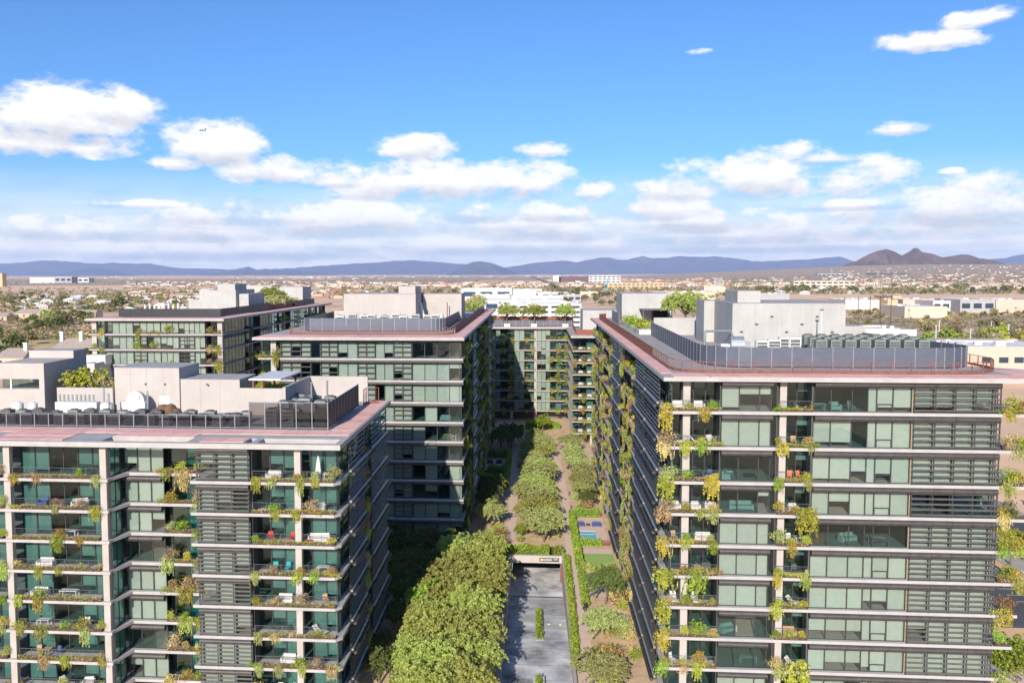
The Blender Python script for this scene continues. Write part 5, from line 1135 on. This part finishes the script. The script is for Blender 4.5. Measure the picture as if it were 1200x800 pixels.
# ================================================================== the town and desert beyond
dm('dirt_tan', (.82, .54, .34), .95, var=.15, scale=.02); dm('scrub', (.46, .32, .20), .95, var=.35, scale=.02); dm('fairway', (.60, .42, .17), .95, var=.25, scale=.03); dm('fairway_green', (.34, .34, .10), .95, var=.2, scale=.05)
dm('wall_cream', (.56, .47, .37), .9, var=.05); dm('wall_tan', (.46, .36, .27), .9, var=.06); dm('wall_white', (.54, .52, .50), .9, var=.05); dm('wall_pink', (.56, .42, .34), .9, var=.06); dm('wall_brown', (.42, .32, .26), .9); dm('wall_purple', (.13, .085, .10), .9); dm('wall_orange', (.60, .40, .23), .9, var=.2); dm('wall_grey', (.36, .35, .36), .9)
dm('roof_white', (.70, .69, .68), .9, var=.06, scale=.1); dm('roof_red', (.34, .15, .10), .9, var=.15); dm('roof_tan', (.40, .32, .27), .9, var=.12); dm('window_dark', (.03, .05, .075), .15); dm('window_blue', (.03, .06, .10), .15); dm('turquoise', (.05, .42, .42), .6)
def gsheet(name, pts, z, m): return sheet(name, [G(*p) for p in pts], z, m)
gsheet('dirt_band', [(-200, 343), (330, 339), (330, 333.5), (-200, 336)], .5, 'dirt_tan'); gsheet('dirt_band', [(860, 351), (1300, 350.5), (1300, 345), (860, 345.5)], .3, 'dirt_tan')
gsheet('scrub_land', [(-200, 335.8), (560, 333.2), (560, 327), (-200, 327)], .4, 'scrub'); gsheet('golf_course', [(-60, 425), (118, 425), (140, 388), (60, 391), (-60, 402)], .02, 'fairway'); gsheet('golf_green', [(48, 398.5), (85, 399.5), (112, 394), (70, 392)], .05, 'fairway_green'); gsheet('golf_green', [(-10, 418), (10, 418), (18, 414), (-10, 413)], .05, 'fairway_green')
gsheet('scrub_land', [(985, 385), (1260, 385), (1260, 368), (985, 372)], .05, 'scrub'); gsheet('parking_lot', [(1060, 407), (1260, 407), (1240, 387), (1075, 390)], .04, 'wall_brown'); gsheet('scrub_land', [(400, 328.5), (650, 328.5), (640, 323.8), (400, 324.5)], .6, 'scrub')
strip([G(668, 352), G(662, 345), G(650, 335), G(638, 330), G(626, 325.6), G(622, 324)], 26, .7, 'asphalt', 'road', 0)
def dist(py): return G(600, py)[1]
def building(px0, px1, pbase, ptop, depth, wall, roof, label, cat='building', name='commercial_building', bands=0, wm='window_dark', parapet=True, group=None, D=None):
    """a long flat-roofed building standing on the ground with recessed window bands"""
    Y = D or dist(pbase); x0 = onY(px0, pbase, Y)[0]; x1 = onY(px1, pbase, Y)[0]; h = onY((px0+px1)/2, ptop, Y)[2]
    t = thing(name, label, cat, ((x0+x1)/2, Y, 0), 0, group); w_ = (x1-x0)/2
    sub('wall', B().box(-w_, w_, 0, depth, 0, h, wall).mesh('wall'), t)
    rb = B().box(-w_+.4, w_-.4, .4, depth-.4, h, h+.05, roof)
    if parapet: rb.box(-w_, w_, -.05, .3, h, h+.9, wall).box(-w_, w_, depth-.3, depth, h, h+.9, wall).box(-w_, -w_+.3, .31, depth-.31, h, h+.9, wall).box(w_-.3, w_, .31, depth-.31, h, h+.9, wall)
    r = random.Random(int(px0*3+pbase))
    for k in range(min(10, int(w_/6)+1)): x = r.uniform(-w_*.85, w_*.85); y = r.uniform(depth*.2, depth*.8); q = r.uniform(1, 2.6); rb.box(x-q, x+q, y-q*.7, y+q*.7, h+.05, h+r.uniform(1.2, 2.4), r.choice(['ac_white', 'roof_white', 'wall_grey']))
    sub('roof', rb.mesh('roof'), t)
    for k in range(bands):
        zb = h*(k+.35)/bands; zt = h*(k+.75)/bands; n = max(3, min(16, int(w_*2/ max(7, (h/bands)*1.6))))
        for j in range(n):
            xa = -w_+2*w_*(j+.15)/n; xb = -w_+2*w_*(j+.85)/n
            sub('window', cm(('bwin', round(xb-xa, 1), round(zt-zb, 1), wm), lambda: B().box(0, xb-xa, -.12, .2, 0, zt-zb, wm)), t, (xa, 0, zb))
    return t
building(583, 681, 404, 357, 45, 'wall_white', 'roof_white', 'white apartment building with dark windows right behind the courtyard end block', bands=8, name='apartment_building')
b = building(566, 660, 380, 352.5, 70, 'wall_white', 'roof_white', 'long white office with bluish windows above the white apartment building', bands=2, wm='window_blue'); building(560, 598, 372, 346.5, 40, 'wall_white', 'roof_grey', 'white office with a dark blue glazed front beside the courtyard tower edge', bands=2, wm='window_blue'); building(598, 660, 366, 347.5, 40, 'wall_white', 'roof_white', 'low white office wing with one dark window strip and a tan end', bands=1)
building(622, 712, 388, 368, 60, 'wall_white', 'roof_white', 'broad white flat-roofed hall beside the plain pale blocks'); building(540, 600, 352, 338.5, 60, 'wall_white', 'roof_white', 'white warehouse with a navy front, above the courtyard tower hedge', wm='window_blue', bands=1); building(600, 628, 350, 339.5, 60, 'wall_white', 'roof_white', 'white warehouse with an orange stripe in the middle distance', bands=0)
building(655, 690, 330.5, 324, 60, 'wall_purple', 'roof_grey', 'dark purple-brown block beside the distant straight road'); building(648, 657, 330.5, 323, 40, 'wall_white', 'roof_white', 'small mint-white block left of the purple one'.replace('left of', 'beside')); building(690, 727, 332, 323, 60, 'wall_white', 'roof_white', 'white mid-rise block beside the turquoise mast', bands=3)
building(708, 782, 338.5, 332, 60, 'wall_orange', 'wall_orange', 'orange timber construction frame behind the turquoise mast', bands=2); building(765, 838, 356, 342.5, 70, 'wall_pink', 'roof_tan', 'long low beige building behind the roof olive tree'); building(825, 850, 345, 336, 40, 'wall_cream', 'roof_red', 'cream building with a red roof beside the white lattice sphere')
building(880, 925, 356, 344.5, 40, 'wall_grey', 'roof_white', 'grey roofed hall just above the small stair tower'); building(930, 1002, 338, 329.5, 40, 'wall_cream', 'roof_tan', 'long cream apartment row with dark openings, behind the dark tree line', bands=2); building(958, 1000, 327.5, 320.8, 60, 'wall_grey', 'roof_grey', 'grey-blue office block beside the dark blue glass one', bands=2, wm='window_blue'); building(1018, 1061, 327.5, 320.2, 60, 'window_blue', 'roof_grey', 'dark blue glass office standing alone before the hills', bands=2, wm='window_dark')
for k, (a, c, pb, pt, wl, lb) in enumerate(((990, 1040, 362, 352, 'wall_white', 'white warehouse behind the tall dark poles'), (1046, 1056, 361, 347.5, 'wall_orange', 'narrow orange pylon building beside the dark poles'), (1040, 1052, 363, 352, 'wall_orange', 'small orange block left of the white warehouses'.replace('left of', 'before')), (1058, 1092, 363, 351.5, 'wall_pink', 'pale pink warehouse beside the orange pylon'), (1093, 1124, 365, 353, 'wall_white', 'white warehouse next to the grey-fronted one'), (1125, 1166, 366, 351.8, 'wall_grey', 'grey-fronted warehouse with a cream entrance'), (1167, 1215, 366, 352, 'wall_pink', 'beige warehouse at the edge beyond the palms'), (1060, 1110, 372, 360, 'wall_cream', 'low cream store before the pink warehouse'))): building(a, c, pb, pt, 70, wl, 'roof_white', lb, bands=1 if k in (5, 4) else 0)
building(1004, 1073, 428, 388, 40, 'wall_white', 'roof_white', 'white hall with a grey roof just beyond the condensers', parapet=True); building(1005, 1053, 425, 386.5, 24, 'wall_white', 'wall_grey', 'raised grey roof of the white hall beyond the condensers', D=G(600, 428)[1]+8)
building(1098, 1260, 442, 408.5, 50, 'wall_pink', 'roof_white', 'low tan building with square dark windows beyond the curved rust railing', bands=0)
t = thing('annex_building', 'white annex with a pinkish roof before the parking lot', 'building', (*onY(1150, 430, 465)[:2], 0)); sub('wall', B().box(-22, 15, 0, 14, 0, 15.5, 'wall_white').mesh('wall'), t); sub('roof', B().box(-21.5, 14.5, .5, 13.5, 15.5, 15.6, 'wall_pink').mesh('roof'), t)
b = B(); Yb = G(600, 442)[1]
for px_ in (1151, 1171, 1189): p = onY(px_, 425, Yb-.3); q = onY(px_+11, 418.5, Yb-.3); put('window', B().box(0, q[0]-p[0], 0, .29, 0, q[2]-p[2], 'window_dark').mesh('window'), bpy.data.objects['annex_building'], (p[0], p[1], p[2]))
# left side: houses, factory, roofs near the golf course
building(35, 64, 330.5, 325.2, 80, 'wall_white', 'roof_white', 'white factory hall far across the desert strip', bands=0); building(64, 84, 330.5, 324.5, 70, 'wall_grey', 'roof_white', 'factory hall with a reddish upper storey beside the white one', bands=1); building(84, 104, 330, 325.8, 70, 'wall_white', 'roof_white', 'long pale factory with dark ends far across the desert', bands=1, wm='window_blue')
building(-3, 3, 335, 320.5, 30, 'wall_orange', 'wall_tan', 'orange-brown tower block at the edge of the desert strip')
def lodge(px0, px1, pb, pt, depth, wall, roof, label, chim=(), grp=None):
    Y = dist(pb); x0 = onY(px0, pb, Y)[0]; x1 = onY(px1, pb, Y)[0]; h = onY((px0+px1)/2, pt, Y)[2]*.55; w_ = (x1-x0)/2
    t = thing('house', label, 'house', ((x0+x1)/2, Y, 0), 0, grp); sub('wall', B().box(-w_, w_, 0, depth, 0, h, wall).mesh('wall'), t)
    b = B(); o = .5; b.v = [(-w_-o, -o, h), (w_+o, -o, h), (w_+o, depth+o, h), (-w_-o, depth+o, h), (-w_+2, depth/2, h+h*.7), (w_-2, depth/2, h+h*.7)]
    b.f = [(0, 1, 5, 4), (2, 3, 4, 5), (1, 2, 5), (3, 0, 4), (0, 3, 2, 1)]; b.mi = [b.mid(roof)]*5; ro = sub('roof', b.mesh('roof'), t)
    for c in chim: sub('chimney', B().box(c*w_-.9, c*w_+.9, depth*.35, depth*.35+1.6, h*.8, h*2.1, 'white_paint').box(c*w_-1.2, c*w_+1.2, depth*.35-.3, depth*.35+1.9, h*2.1, h*2.2, 'white_paint').mesh('chimney'), ro)
    n = max(2, int(w_/3.5))
    for j in range(n): sub('window', cm(('hw', round(h, 1)), lambda: B().box(-.8, .8, -.06, .1, 0, h*.45, 'window_dark')), t, (-w_+2*w_*(j+.5)/n, 0, h*.3))
    return t
lodge(60, 118, 428, 396, 26, 'wall_pink', 'roof_tan', 'house with a broad pinkish roof and white chimneys by the golf course', (-.9, -.1, .8)); lodge(-8, 28, 436, 408, 22, 'wall_pink', 'roof_tan', 'house with a white chimney at the far edge of the golf course', (.6,))
lodge(17, 47, 374, 361.5, 20, 'wall_tan', 'roof_tan', 'wide grey-brown house with dark windows behind the golf scrub'); lodge(64, 112, 374.5, 362.5, 18, 'wall_cream', 'roof_tan', 'long pale row house with dark doorways behind the golf scrub'); lodge(-12, 8, 377, 366, 20, 'wall_tan', 'roof_tan', 'pale roofed house at the edge, beyond the golf scrub')
for k in range(3): building(100+k*5, 112+k*5, 468-k*4, 430+k*5, 14, 'wall_white', 'roof_white', f'white townhouse wall beside the dark-parapet block, {["farthest out","middle one","nearest the block"][k]}', name='townhouse', D=205+k*2)

# far trees: a few shared crowns on trunks, one mesh each
FT = []
for v in range(5):
    rng_ = np.random.default_rng(300+v); p, tips = crown_points(rng_, 420, 2.6, 1.7+.3*(v % 2), 2.9, 16, .55)
    FT.append(join_mesh('desert_tree', [leafmesh('c', p, .62, ['leaf_far'], rng=rng_), trunk_b(rng_, 1.4, tips, .13, 3).mesh('t')]))
PALM = []
for v in range(2):
    b = B().tube((0, 0, 0), (.2, 0, 9), .25, .18, 'bark', 6); k = b.mid('leaf_far')
    for j in range(22):
        a = j*2.4; e = .9-1.5*((j*7) % 22)/22; d = Vector((math.cos(a)*math.cos(e), math.sin(a)*math.cos(e), math.sin(e))); q = Vector((-d.y, d.x, 0))*.22; o = Vector((.2, 0, 9)); i = len(b.v)
        b.v += [tuple(o), tuple(o+d*1.3-q), tuple(o+d*1.3+q), tuple(o+d*2.1+Vector((0, 0, -.8)))]; b.f.append((i, i+1, i+3, i+2)); b.mi.append(k)
    PALM.append(b.mesh('palm_tree'))
rf = random.Random(21)
def far_tree(px, py, s, label, grp, leaf):
    label = {'leaf_far': 'brownish ', 'leaf_dark': 'deep green ', 'leaf_olive': 'olive ', 'leaf_grey': 'greyish ', 'leaf_tan': 'straw ', 'leaf_yellow': 'yellowish ', 'leaf_bright': 'vivid '}[leaf]+('big ' if s > 2.4 else 'small ' if s < 1.7 else '')+label; grp = label.replace('tree', 'trees', 1)
    x, y = G(px, py); o = put('desert_tree', rf.choice(FT), None, (x, y, 0), rf.uniform(0, 6.3), (s*rf.uniform(.85, 1.2), s*rf.uniform(.85, 1.2), s*rf.uniform(.8, 1.15)))
    for k_, sl_ in enumerate(o.material_slots):
        if sl_.material and sl_.material.name == 'leaf_far': sl_.link = 'OBJECT'; sl_.material = MT[leaf]
    tag(o, label, 'tree', grp)
REG = [  # px range, py range, count, size, label, leaves
 (-30, 40, 392, 420, 13, 1.7, 'dense olive desert tree at the near edge of the golf course', ['leaf_far', 'leaf_dark']), (-20, 75, 376, 390, 15, 1.7, 'dark desert tree on the scrub slope above the golf course', ['leaf_dark', 'leaf_far']), (52, 112, 373, 384, 16, 2.2, 'green desert tree in the clump before the row house', ['leaf_far', 'leaf_dark', 'leaf_olive']),
 (76, 118, 398, 440, 12, 1.9, 'grey-green tree beside the dark-parapet block', ['leaf_far', 'leaf_grey', 'leaf_tan']), (-20, 230, 345, 368, 62, 1.8, 'tree among the low houses beyond the golf course', ['leaf_dark', 'leaf_far', 'leaf_olive']), (420, 620, 338, 350, 22, 2.6, 'tree among the red-roofed housing beyond the middle tower', ['leaf_dark', 'leaf_far']),
 (640, 780, 338, 358, 30, 2.3, 'tree in the green strip beside the turquoise mast', ['leaf_far', 'leaf_dark']), (870, 1010, 338, 344, 26, 3.0, 'tree of the dark line behind the grey penthouse', ['leaf_dark', 'leaf_far']), (1010, 1215, 337, 345, 26, 3.0, 'tree of the dark line before the tan dirt band', ['leaf_dark', 'leaf_far']),
 (1008, 1200, 363, 386, 26, 1.5, 'small desert tree on the scrub before the warehouses', ['leaf_far', 'leaf_olive', 'leaf_tan']), (1085, 1215, 386, 412, 18, 1.8, 'rounded tree between the parking bays', ['leaf_olive', 'leaf_far', 'leaf_yellow']), (1060, 1130, 402, 412, 5, 1.7, 'low green tree at the near edge of the parking lot', ['leaf_olive', 'leaf_bright'])]
for (a, c, ya, yb, n, s, lab, lvs) in REG:
    for k in range(n): far_tree(rf.uniform(a, c), rf.uniform(ya, yb), s*rf.uniform(.7, 1.15), lab, lab.replace('tree', 'trees', 1), rf.choice(lvs))
for (px_, py_, s) in ((25, 372, 2.9), (18, 415, 2.6), (46, 372, 2.2), (85, 422, 2.4), (98, 432, 2.0), (515, 358, 4), (140, 362, 3.4)): far_tree(px_, py_, s, 'large desert tree standing out above its neighbours', 'large desert trees of the middle distance', 'leaf_dark')
for k, (px_, py_) in enumerate(((1007, 376), (1031, 379), (1048, 372), (1065, 374), (1180, 374), (1190, 371), (1115, 372), (1168, 376), (1197, 428), (60, 345), (82, 343), (95, 346), (205, 350), (180, 347))):
    tag(put('palm_tree', PALM[k % 2], None, (*G(px_, py_), 0), k*1.3, 1.1 if k != 8 else .9), 'palm tree with a thin bare trunk ' + ('among the low houses' if px_ < 300 else 'on the scrub before the warehouses'), 'palm', 'palms ' + ('among the low houses' if px_ < 300 else 'before the warehouses'))
HM = []
for (wl, rl) in (('wall_cream', 'roof_tan'), ('wall_white', 'roof_white'), ('wall_tan', 'roof_red'), ('wall_cream', 'roof_white')):
    b = B().box(-7, 7, -5, 5, 0, 3.4, wl); k = b.mid(rl); i = len(b.v); b.v += [(-7.5, -5.5, 3.4), (7.5, -5.5, 3.4), (7.5, 5.5, 3.4), (-7.5, 5.5, 3.4), (-3, 0, 5.6), (3, 0, 5.6)]
    b.f += [(i, i+1, i+5, i+4), (i+2, i+3, i+4, i+5), (i+1, i+2, i+5), (i+3, i, i+4)]; b.mi += [k]*4
    for x in (-4.5, -1.5, 2, 5): b.box(x-.7, x+.7, -5.06, -4.9, 1, 2.3, 'window_dark')
    HM.append(b.mesh('house'))
for (a, c, ya, yb, n, lab, ks) in ((-20, 240, 346, 366, 46, 'low pale house among trees beyond the golf course', (0, 0, 1, 3)), (410, 640, 337, 347, 40, 'red-roofed house in the estate beyond the middle tower', (2, 2, 0)), (860, 1010, 338, 346, 16, 'low white house by the dark tree line', (1, 3)), (1000, 1200, 336, 342, 20, 'pale house beyond the tan dirt band', (1, 3, 0))):
    for k in range(n): q = rf.choice(ks); z_ = rf.uniform(.9, 1.6); lb = ('wide ' if z_ > 1.3 else '')+['tan-roofed ', 'white-roofed ', 'tile-roofed ', 'flat pale '][q]+lab; tag(put('house', HM[q], None, (*G(rf.uniform(a, c), rf.uniform(ya, yb)), 0), rf.uniform(-.5, .5), z_), lb, 'house', lb.replace('house', 'houses', 1))
def hill(x, y): return max(0.0, min(1.0, (x-900)/3200))*max(0.0, y-4200)*.021
# the mass of far town and scrub too small to tell apart
rn = np.random.default_rng(77)
def stuff(name, me): o = put(name, me); o['kind'] = 'stuff'; return o

def scatter_boxes(name, regs, mats):
    b = B()
    for (a, c, ya, yb, n, wmin, wmax) in regs:
        for k in range(n):
            px_, py_ = rf.uniform(a, c), ya+(yb-ya)*rf.random(); x, y = G(px_, py_); w_ = rf.uniform(wmin, wmax); h = rf.uniform(3, 6.5); g = hill(x, y)
            b.box(x-w_, x+w_, y-w_*.5, y+w_*.5, g-.5, g+h, rf.choice(mats))
    for (px_, y) in HILLS[:260]: x = (px_-629)/1050*y; g = hill(x, y); w_ = rf.uniform(5, 10); b.box(x-w_, x+w_, y-w_*.5, y+w_*.5, g-1, g+rf.uniform(4, 7), rf.choice(mats))
    return stuff(name, b.mesh(name))
HILLS = [(k_*0+rf.uniform(960, 1235), rf.uniform(4500, 9500)) for k_ in range(560)]
scatter_boxes('distant_houses', [(-60, 460, 323.3, 327, 190, 8, 22), (100, 700, 322.8, 325, 150, 12, 34), (150, 420, 330, 336, 170, 7, 18), (150, 430, 340, 350, 120, 6, 14), (390, 640, 331, 337, 260, 7, 16), (640, 1230, 327, 337, 520, 7, 18), (880, 1230, 332, 338, 220, 8, 20)], ['wall_cream', 'wall_tan', 'wall_cream', 'roof_red', 'wall_tan', 'roof_tan', 'roof_white'])
def scatter_trees(name, regs, leaf):
    P = []
    for (a, c, ya, yb, n, r) in regs:
        for k in range(n):
            x, y = G(rf.uniform(a, c), rf.uniform(ya, yb)); q = r*rf.uniform(.6, 1.3); g = hill(x, y)
            P.append(rn.normal(size=(9, 3))*np.array([q*.55, q*.55, q*.35])+np.array([x, y, g+q*.55]))
    for (px_, y) in HILLS: x = (px_-629)/1050*y; P.append(rn.normal(size=(9, 3))*np.array([5, 5, 2.2])+np.array([x+rf.uniform(-30, 30), y, hill(x, y)+2.5]))
    return stuff(name, leafmesh(name, np.concatenate(P), 3.2, [leaf], rng=rn))
scatter_trees('distant_trees', [(-60, 300, 343, 366, 520, 4), (-60, 300, 338, 352, 420, 5), (150, 420, 331, 348, 300, 5), (400, 640, 330, 347, 800, 5), (640, 900, 325.5, 347, 1500, 5), (860, 1230, 326, 345, 1900, 5.5), (-60, 560, 326, 334, 700, 5), (1000, 1230, 352, 372, 160, 2.6)], 'leaf_far')
P = []
for k in range(5200):
    px_, py_ = rf.choice([(rf.uniform(-60, 560), rf.uniform(327, 334)), (rf.uniform(640, 1230), rf.uniform(326, 334)), (rf.uniform(985, 1230), rf.uniform(364, 390)), (rf.uniform(-60, 120), rf.uniform(372, 398)), (rf.uniform(400, 650), rf.uniform(324.5, 329))])
    x, y = G(px_, py_); q = (1.0 if y < 1500 else 3.0)*rf.uniform(.6, 1.4); P.append(rn.normal(size=(5, 3))*np.array([q, q, q*.4])+np.array([x, y, hill(x, y)+q*.4]))
stuff('desert_scrub', leafmesh('desert_scrub', np.concatenate(P), 1.5, ['leaf_far'], rng=rn))
# poles, lamps, mast, sphere
for k, (px_, pt, pb) in enumerate(((1005.5, 348, 380), (1019, 346.5, 383), (1031, 346, 381), (1043.5, 345.5, 384), (989.5, 348, 372))):
    x, y = G(px_, pb); h = onY(px_, pt, y)[2]; t = thing('power_pole', f'tall dark wooden power pole, {["nearest the penthouse corner", "second from the penthouse", "third from the penthouse", "farthest from the penthouse", "half hidden by the penthouse"][k]}', 'pole', (x, y, 0), 0, 'power poles')
    sub('pole', B().tube((0, 0, 0), (0, 0, h), .42, .3, 'shade_metal', 8).mesh('pole'), t); sub('crossarm', B().box(-1.6, 1.6, -.42, -.3, h-2, h-1.7, 'shade_metal').mesh('crossarm'), t)
for k, (px_, pt, pb) in enumerate(((1096.5, 381.5, 399), (1100.5, 376, 391), (1137, 386, 400), (1161.5, 377, 384.5), (1181.5, 380.5, 400))):
    x, y = G(px_, pb); h = onY(px_, pt, y)[2]; t = thing('lamp_post', f'white parking lot lamp post, {["nearer of the close pair", "farther of the close pair", "beside the round trees", "farthest and half hidden", "nearest the frame edge"][k]}', 'lamp post', (x, y, 0), 0, 'parking lot lamps')
    sub('post', B().tube((0, 0, 0), (0, 0, h), .45, .35, 'wall_white', 8).mesh('post'), t); sub('lamp_head', B().box(-1.0, 1.0, -.5, .5, h, h+.4, 'wall_white').mesh('lamp_head'), t)
x, y = G(711.5, 346); t = thing('mast', 'thin turquoise mast rising above the town', 'mast', (x, y, 0)); sub('pole', B().tube((0, 0, 0), (0, 0, 36), 1.7, 1.2, 'turquoise', 8).mesh('pole'), t); sub('base', B().box(-3, 3, -3, 3, 0, 2, 'concrete').mesh('base'), t)
x, y = G(842, 338); t = thing('lattice_sphere', 'white open lattice sphere on the skyline of low houses', 'structure', (x, y, 0)); b = B(); R_ = 15
for j in range(6):
    a = PI*j/6
    for i in range(20): c0, c1 = 2*PI*i/20, 2*PI*(i+1)/20; f = lambda c: (R_*math.cos(c)*math.cos(a), R_*math.cos(c)*math.sin(a), R_+3+R_*math.sin(c)); b.tube(f(c0), f(c1), .35, .35, 'white_paint', 4, False)
for e in (-.6, 0, .6):
    for i in range(20): c0, c1 = 2*PI*i/20, 2*PI*(i+1)/20; f = lambda c: (R_*math.cos(e)*math.cos(c), R_*math.cos(e)*math.sin(c), R_+3+R_*math.sin(e)); b.tube(f(c0), f(c1), .35, .35, 'white_paint', 4, False)
sub('lattice', b.mesh('lattice'), t); sub('base', B().tube((0, 0, 0), (0, 0, 4), 3, 2, 'concrete', 10).mesh('base'), t)

# mountains
dm('mountain_far', (.10, .095, .12), .95, var=.25, scale=.002); dm('mountain_near', (.15, .10, .085), .95, var=.3, scale=.004)
def mountain(name, prof, D, depth, mat, seed, zb=-5):
    rngm = np.random.default_rng(seed); NX = int(max(60, min(259+1, (prof[-1][0]-prof[0][0])/2))); xs = np.linspace(prof[0][0], prof[-1][0], NX); ys = np.interp(xs, [p[0] for p in prof], [p[1] for p in prof])
    ys = ys+np.convolve(rngm.normal(size=NX), np.ones(5)/5, 'same')*(.5 if NX > 200 else .18)+rngm.normal(size=NX)*(.22 if NX > 200 else .05)
    nj = 15; b = B(); k = b.mid(mat); g1 = np.convolve(rngm.normal(size=NX), np.ones(7)/7, 'same'); g2 = np.convolve(rngm.normal(size=NX), np.ones(3)/3, 'same')
    for j in range(nj):
        s_ = j/(nj-1)*2-1                                       # -1 front foot .. 0 ridge .. 1 back foot
        for i in range(NX):
            Y = D+s_*depth*(1-.25*g1[i]*(1-abs(s_))); p = onY(xs[i], ys[i], D); f = (1-abs(s_))**1.25
            gul = (g1[(i+j*3) % NX]*.16+g2[(i*2+j) % NX]*.08)*math.sin(PI*abs(s_))
            b.v.append((p[0]*Y/D if False else p[0], Y, zb+(p[2]-zb)*max(0, f*(1+gul))))
    for j in range(nj-1):
        for i in range(NX-1): b.f.append((j*NX+i, j*NX+i+1, (j+1)*NX+i+1, (j+1)*NX+i)); b.mi.append(k)
    me = b.mesh(name); me.polygons.foreach_set('use_smooth', [False]*len(me.polygons)); return struct(name, me)
P1 = [(-120, 312), (-40, 310), (0, 309), (35, 306.5), (50, 305.3), (65, 305), (85, 307), (100, 308.5), (118, 309.3), (128, 308), (142, 308), (160, 308.6), (175, 309), (190, 311.5), (205, 314), (225, 315), (255, 315.3), (300, 316), (340, 314), (400, 310), (430, 308), (450, 307), (470, 305.5), (485, 304.5), (500, 306), (520, 308), (545, 309.5), (590, 313), (605, 311.5), (625, 308), (650, 306), (665, 305.5), (675, 307), (690, 304.5), (701, 302), (715, 301.3), (726, 304.5), (733, 305), (745, 301.5), (754, 300.5), (765, 302.5), (780, 302), (795, 299.8), (820, 301), (838, 300), (850, 301.5), (865, 303), (880, 305.3), (895, 306), (915, 305.5), (932, 304), (945, 304), (960, 303), (985, 300), (1001, 306), (1100, 308), (1160, 304), (1178, 302.5), (1191, 299), (1205, 297), (1260, 300), (1330, 306)]
struct_m = mountain('mountains', P1, 36000, 2500, 'mountain_far', 3)
mountain('mountains', [(60, 323.5), (75, 320), (95, 315.5), (108, 314), (118, 314), (130, 316), (142, 320), (160, 323.5)], 29000, 1400, 'mountain_far', 4); mountain('mountains', [(240, 322), (262, 317), (275, 316), (283, 314), (291, 312.5), (300, 315.8), (315, 317), (335, 316), (360, 318), (390, 322)], 29000, 1400, 'mountain_far', 5); mountain('mountains', [(525, 322), (540, 312), (553, 307), (563, 306.3), (573, 307.5), (583, 310.5), (592, 314), (610, 322)], 27000, 1400, 'mountain_far', 6)
mountain('mountains', [(985, 312), (1003, 306), (1012, 301), (1020, 297.3), (1030, 293.5), (1039, 292), (1048, 294.7), (1057, 299.5), (1066.8, 294), (1070, 291.2), (1073.5, 290.2), (1077, 292), (1081, 295.6), (1092, 297), (1104.7, 301.7), (1115.5, 300), (1126, 298.2), (1135, 298.4), (1148, 302.7), (1159, 304), (1180, 309), (1200, 312)], 11000, 900, 'mountain_near', 7)
# ground rising towards the hills on that side
gm = B(); k = gm.mid('scrub'); nx, ny = 24, 14
for j in range(ny):
    for i in range(nx): x, y = 1000+i*420, 4100+j*520; gm.v.append((x, y, hill(x, y)+(.2 if hill(x, y) > .3 else -1)))
for j in range(ny-1):
    for i in range(nx-1): gm.f.append((j*nx+i, j*nx+i+1, (j+1)*nx+i+1, (j+1)*nx+i)); gm.mi.append(k)
struct('terrain', gm.mesh('terrain'))
# a small airliner low in the sky
ap = thing('airplane', 'tiny airliner flying just above the clouds', 'airplane', onY(237, 153, 3000)); ap.rotation_euler = (0, .05, 1.1)
sub('fuselage', B().tube((0, -15, 0), (0, 12, 0), 1.9, 1.9, 'steel', 10).tube((0, 12, 0), (0, 17, .3), 1.9, .3, 'steel', 10).tube((0, 15*-1, 0), (0, -19, .8), 1.9, .4, 'steel', 10).mesh('fuselage'), ap)
b = B(); k = b.mid('steel')
for s_ in (-1, 1):
    i = len(b.v); b.v += [(s_*1.5, 4, -.6), (s_*1.5, -2.5, -.6), (s_*16, -6, .8), (s_*16, -4, .8), (s_*1.5, 4, -.2), (s_*1.5, -2.5, -.2), (s_*16, -6, 1.0), (s_*16, -4, 1.0)]
    b.f += [(i, i+1, i+2, i+3), (i+4, i+7, i+6, i+5), (i, i+3, i+7, i+4), (i+1, i+5, i+6, i+2), (i+2, i+6, i+7, i+3)]; b.mi += [k]*5
    b.tube((s_*5.5, 3, -1.6), (s_*5.5, -1, -1.6), 1.0, .8, 'ac_dark', 8)
sub('wings', b.mesh('wings'), ap); sub('tail', B().box(-.2, .2, -18.5, -14.5, 1.5, 6.5, 'car_blue').box(-6, 6, -18.3, -16, 1.2, 1.5, 'steel').mesh('tail'), ap)

# haze over the whole place
HZ = bpy.data.materials.new('haze'); HZ.use_nodes = True; t = NT(HZ.node_tree)
pv = t.add('ShaderNodeVolumePrincipled', inp={'Color': (.42, .60, 1.0, 1), 'Density': 2.0e-5, 'Anisotropy': 0.0}); ou = t.add('ShaderNodeOutputMaterial'); t.l.new(pv.outputs[0], ou.inputs['Volume'])
MT['haze'] = HZ
o = put('haze', B().box(-34000, 34000, -2500, 41000, -3, 950, 'haze').mesh('haze')); o['kind'] = 'stuff'

rq = random.Random(55)
for k in range(26):                                             # the cluster of white flat roofs beyond the end block
    px_, pb = rq.uniform(545, 720), rq.uniform(345, 384); h_ = rq.uniform(4.0, 8.5); w_ = rq.uniform(12, 34)
    building(px_-w_/2, px_+w_/2, pb, pb-h_*rq.uniform(.7, 1.0), rq.uniform(25, 60), rq.choice(['wall_white', 'wall_cream', 'wall_white', 'wall_grey']), rq.choice(['roof_white', 'roof_white', 'roof_tan']), f'flat-roofed white building in the cluster beyond the end block, {["nearer","farther"][pb < 362]} half', bands=rq.choice((0, 1, 1)), group=f'white flat-roofed buildings beyond the end block, {["nearer","farther"][pb < 362]} half')
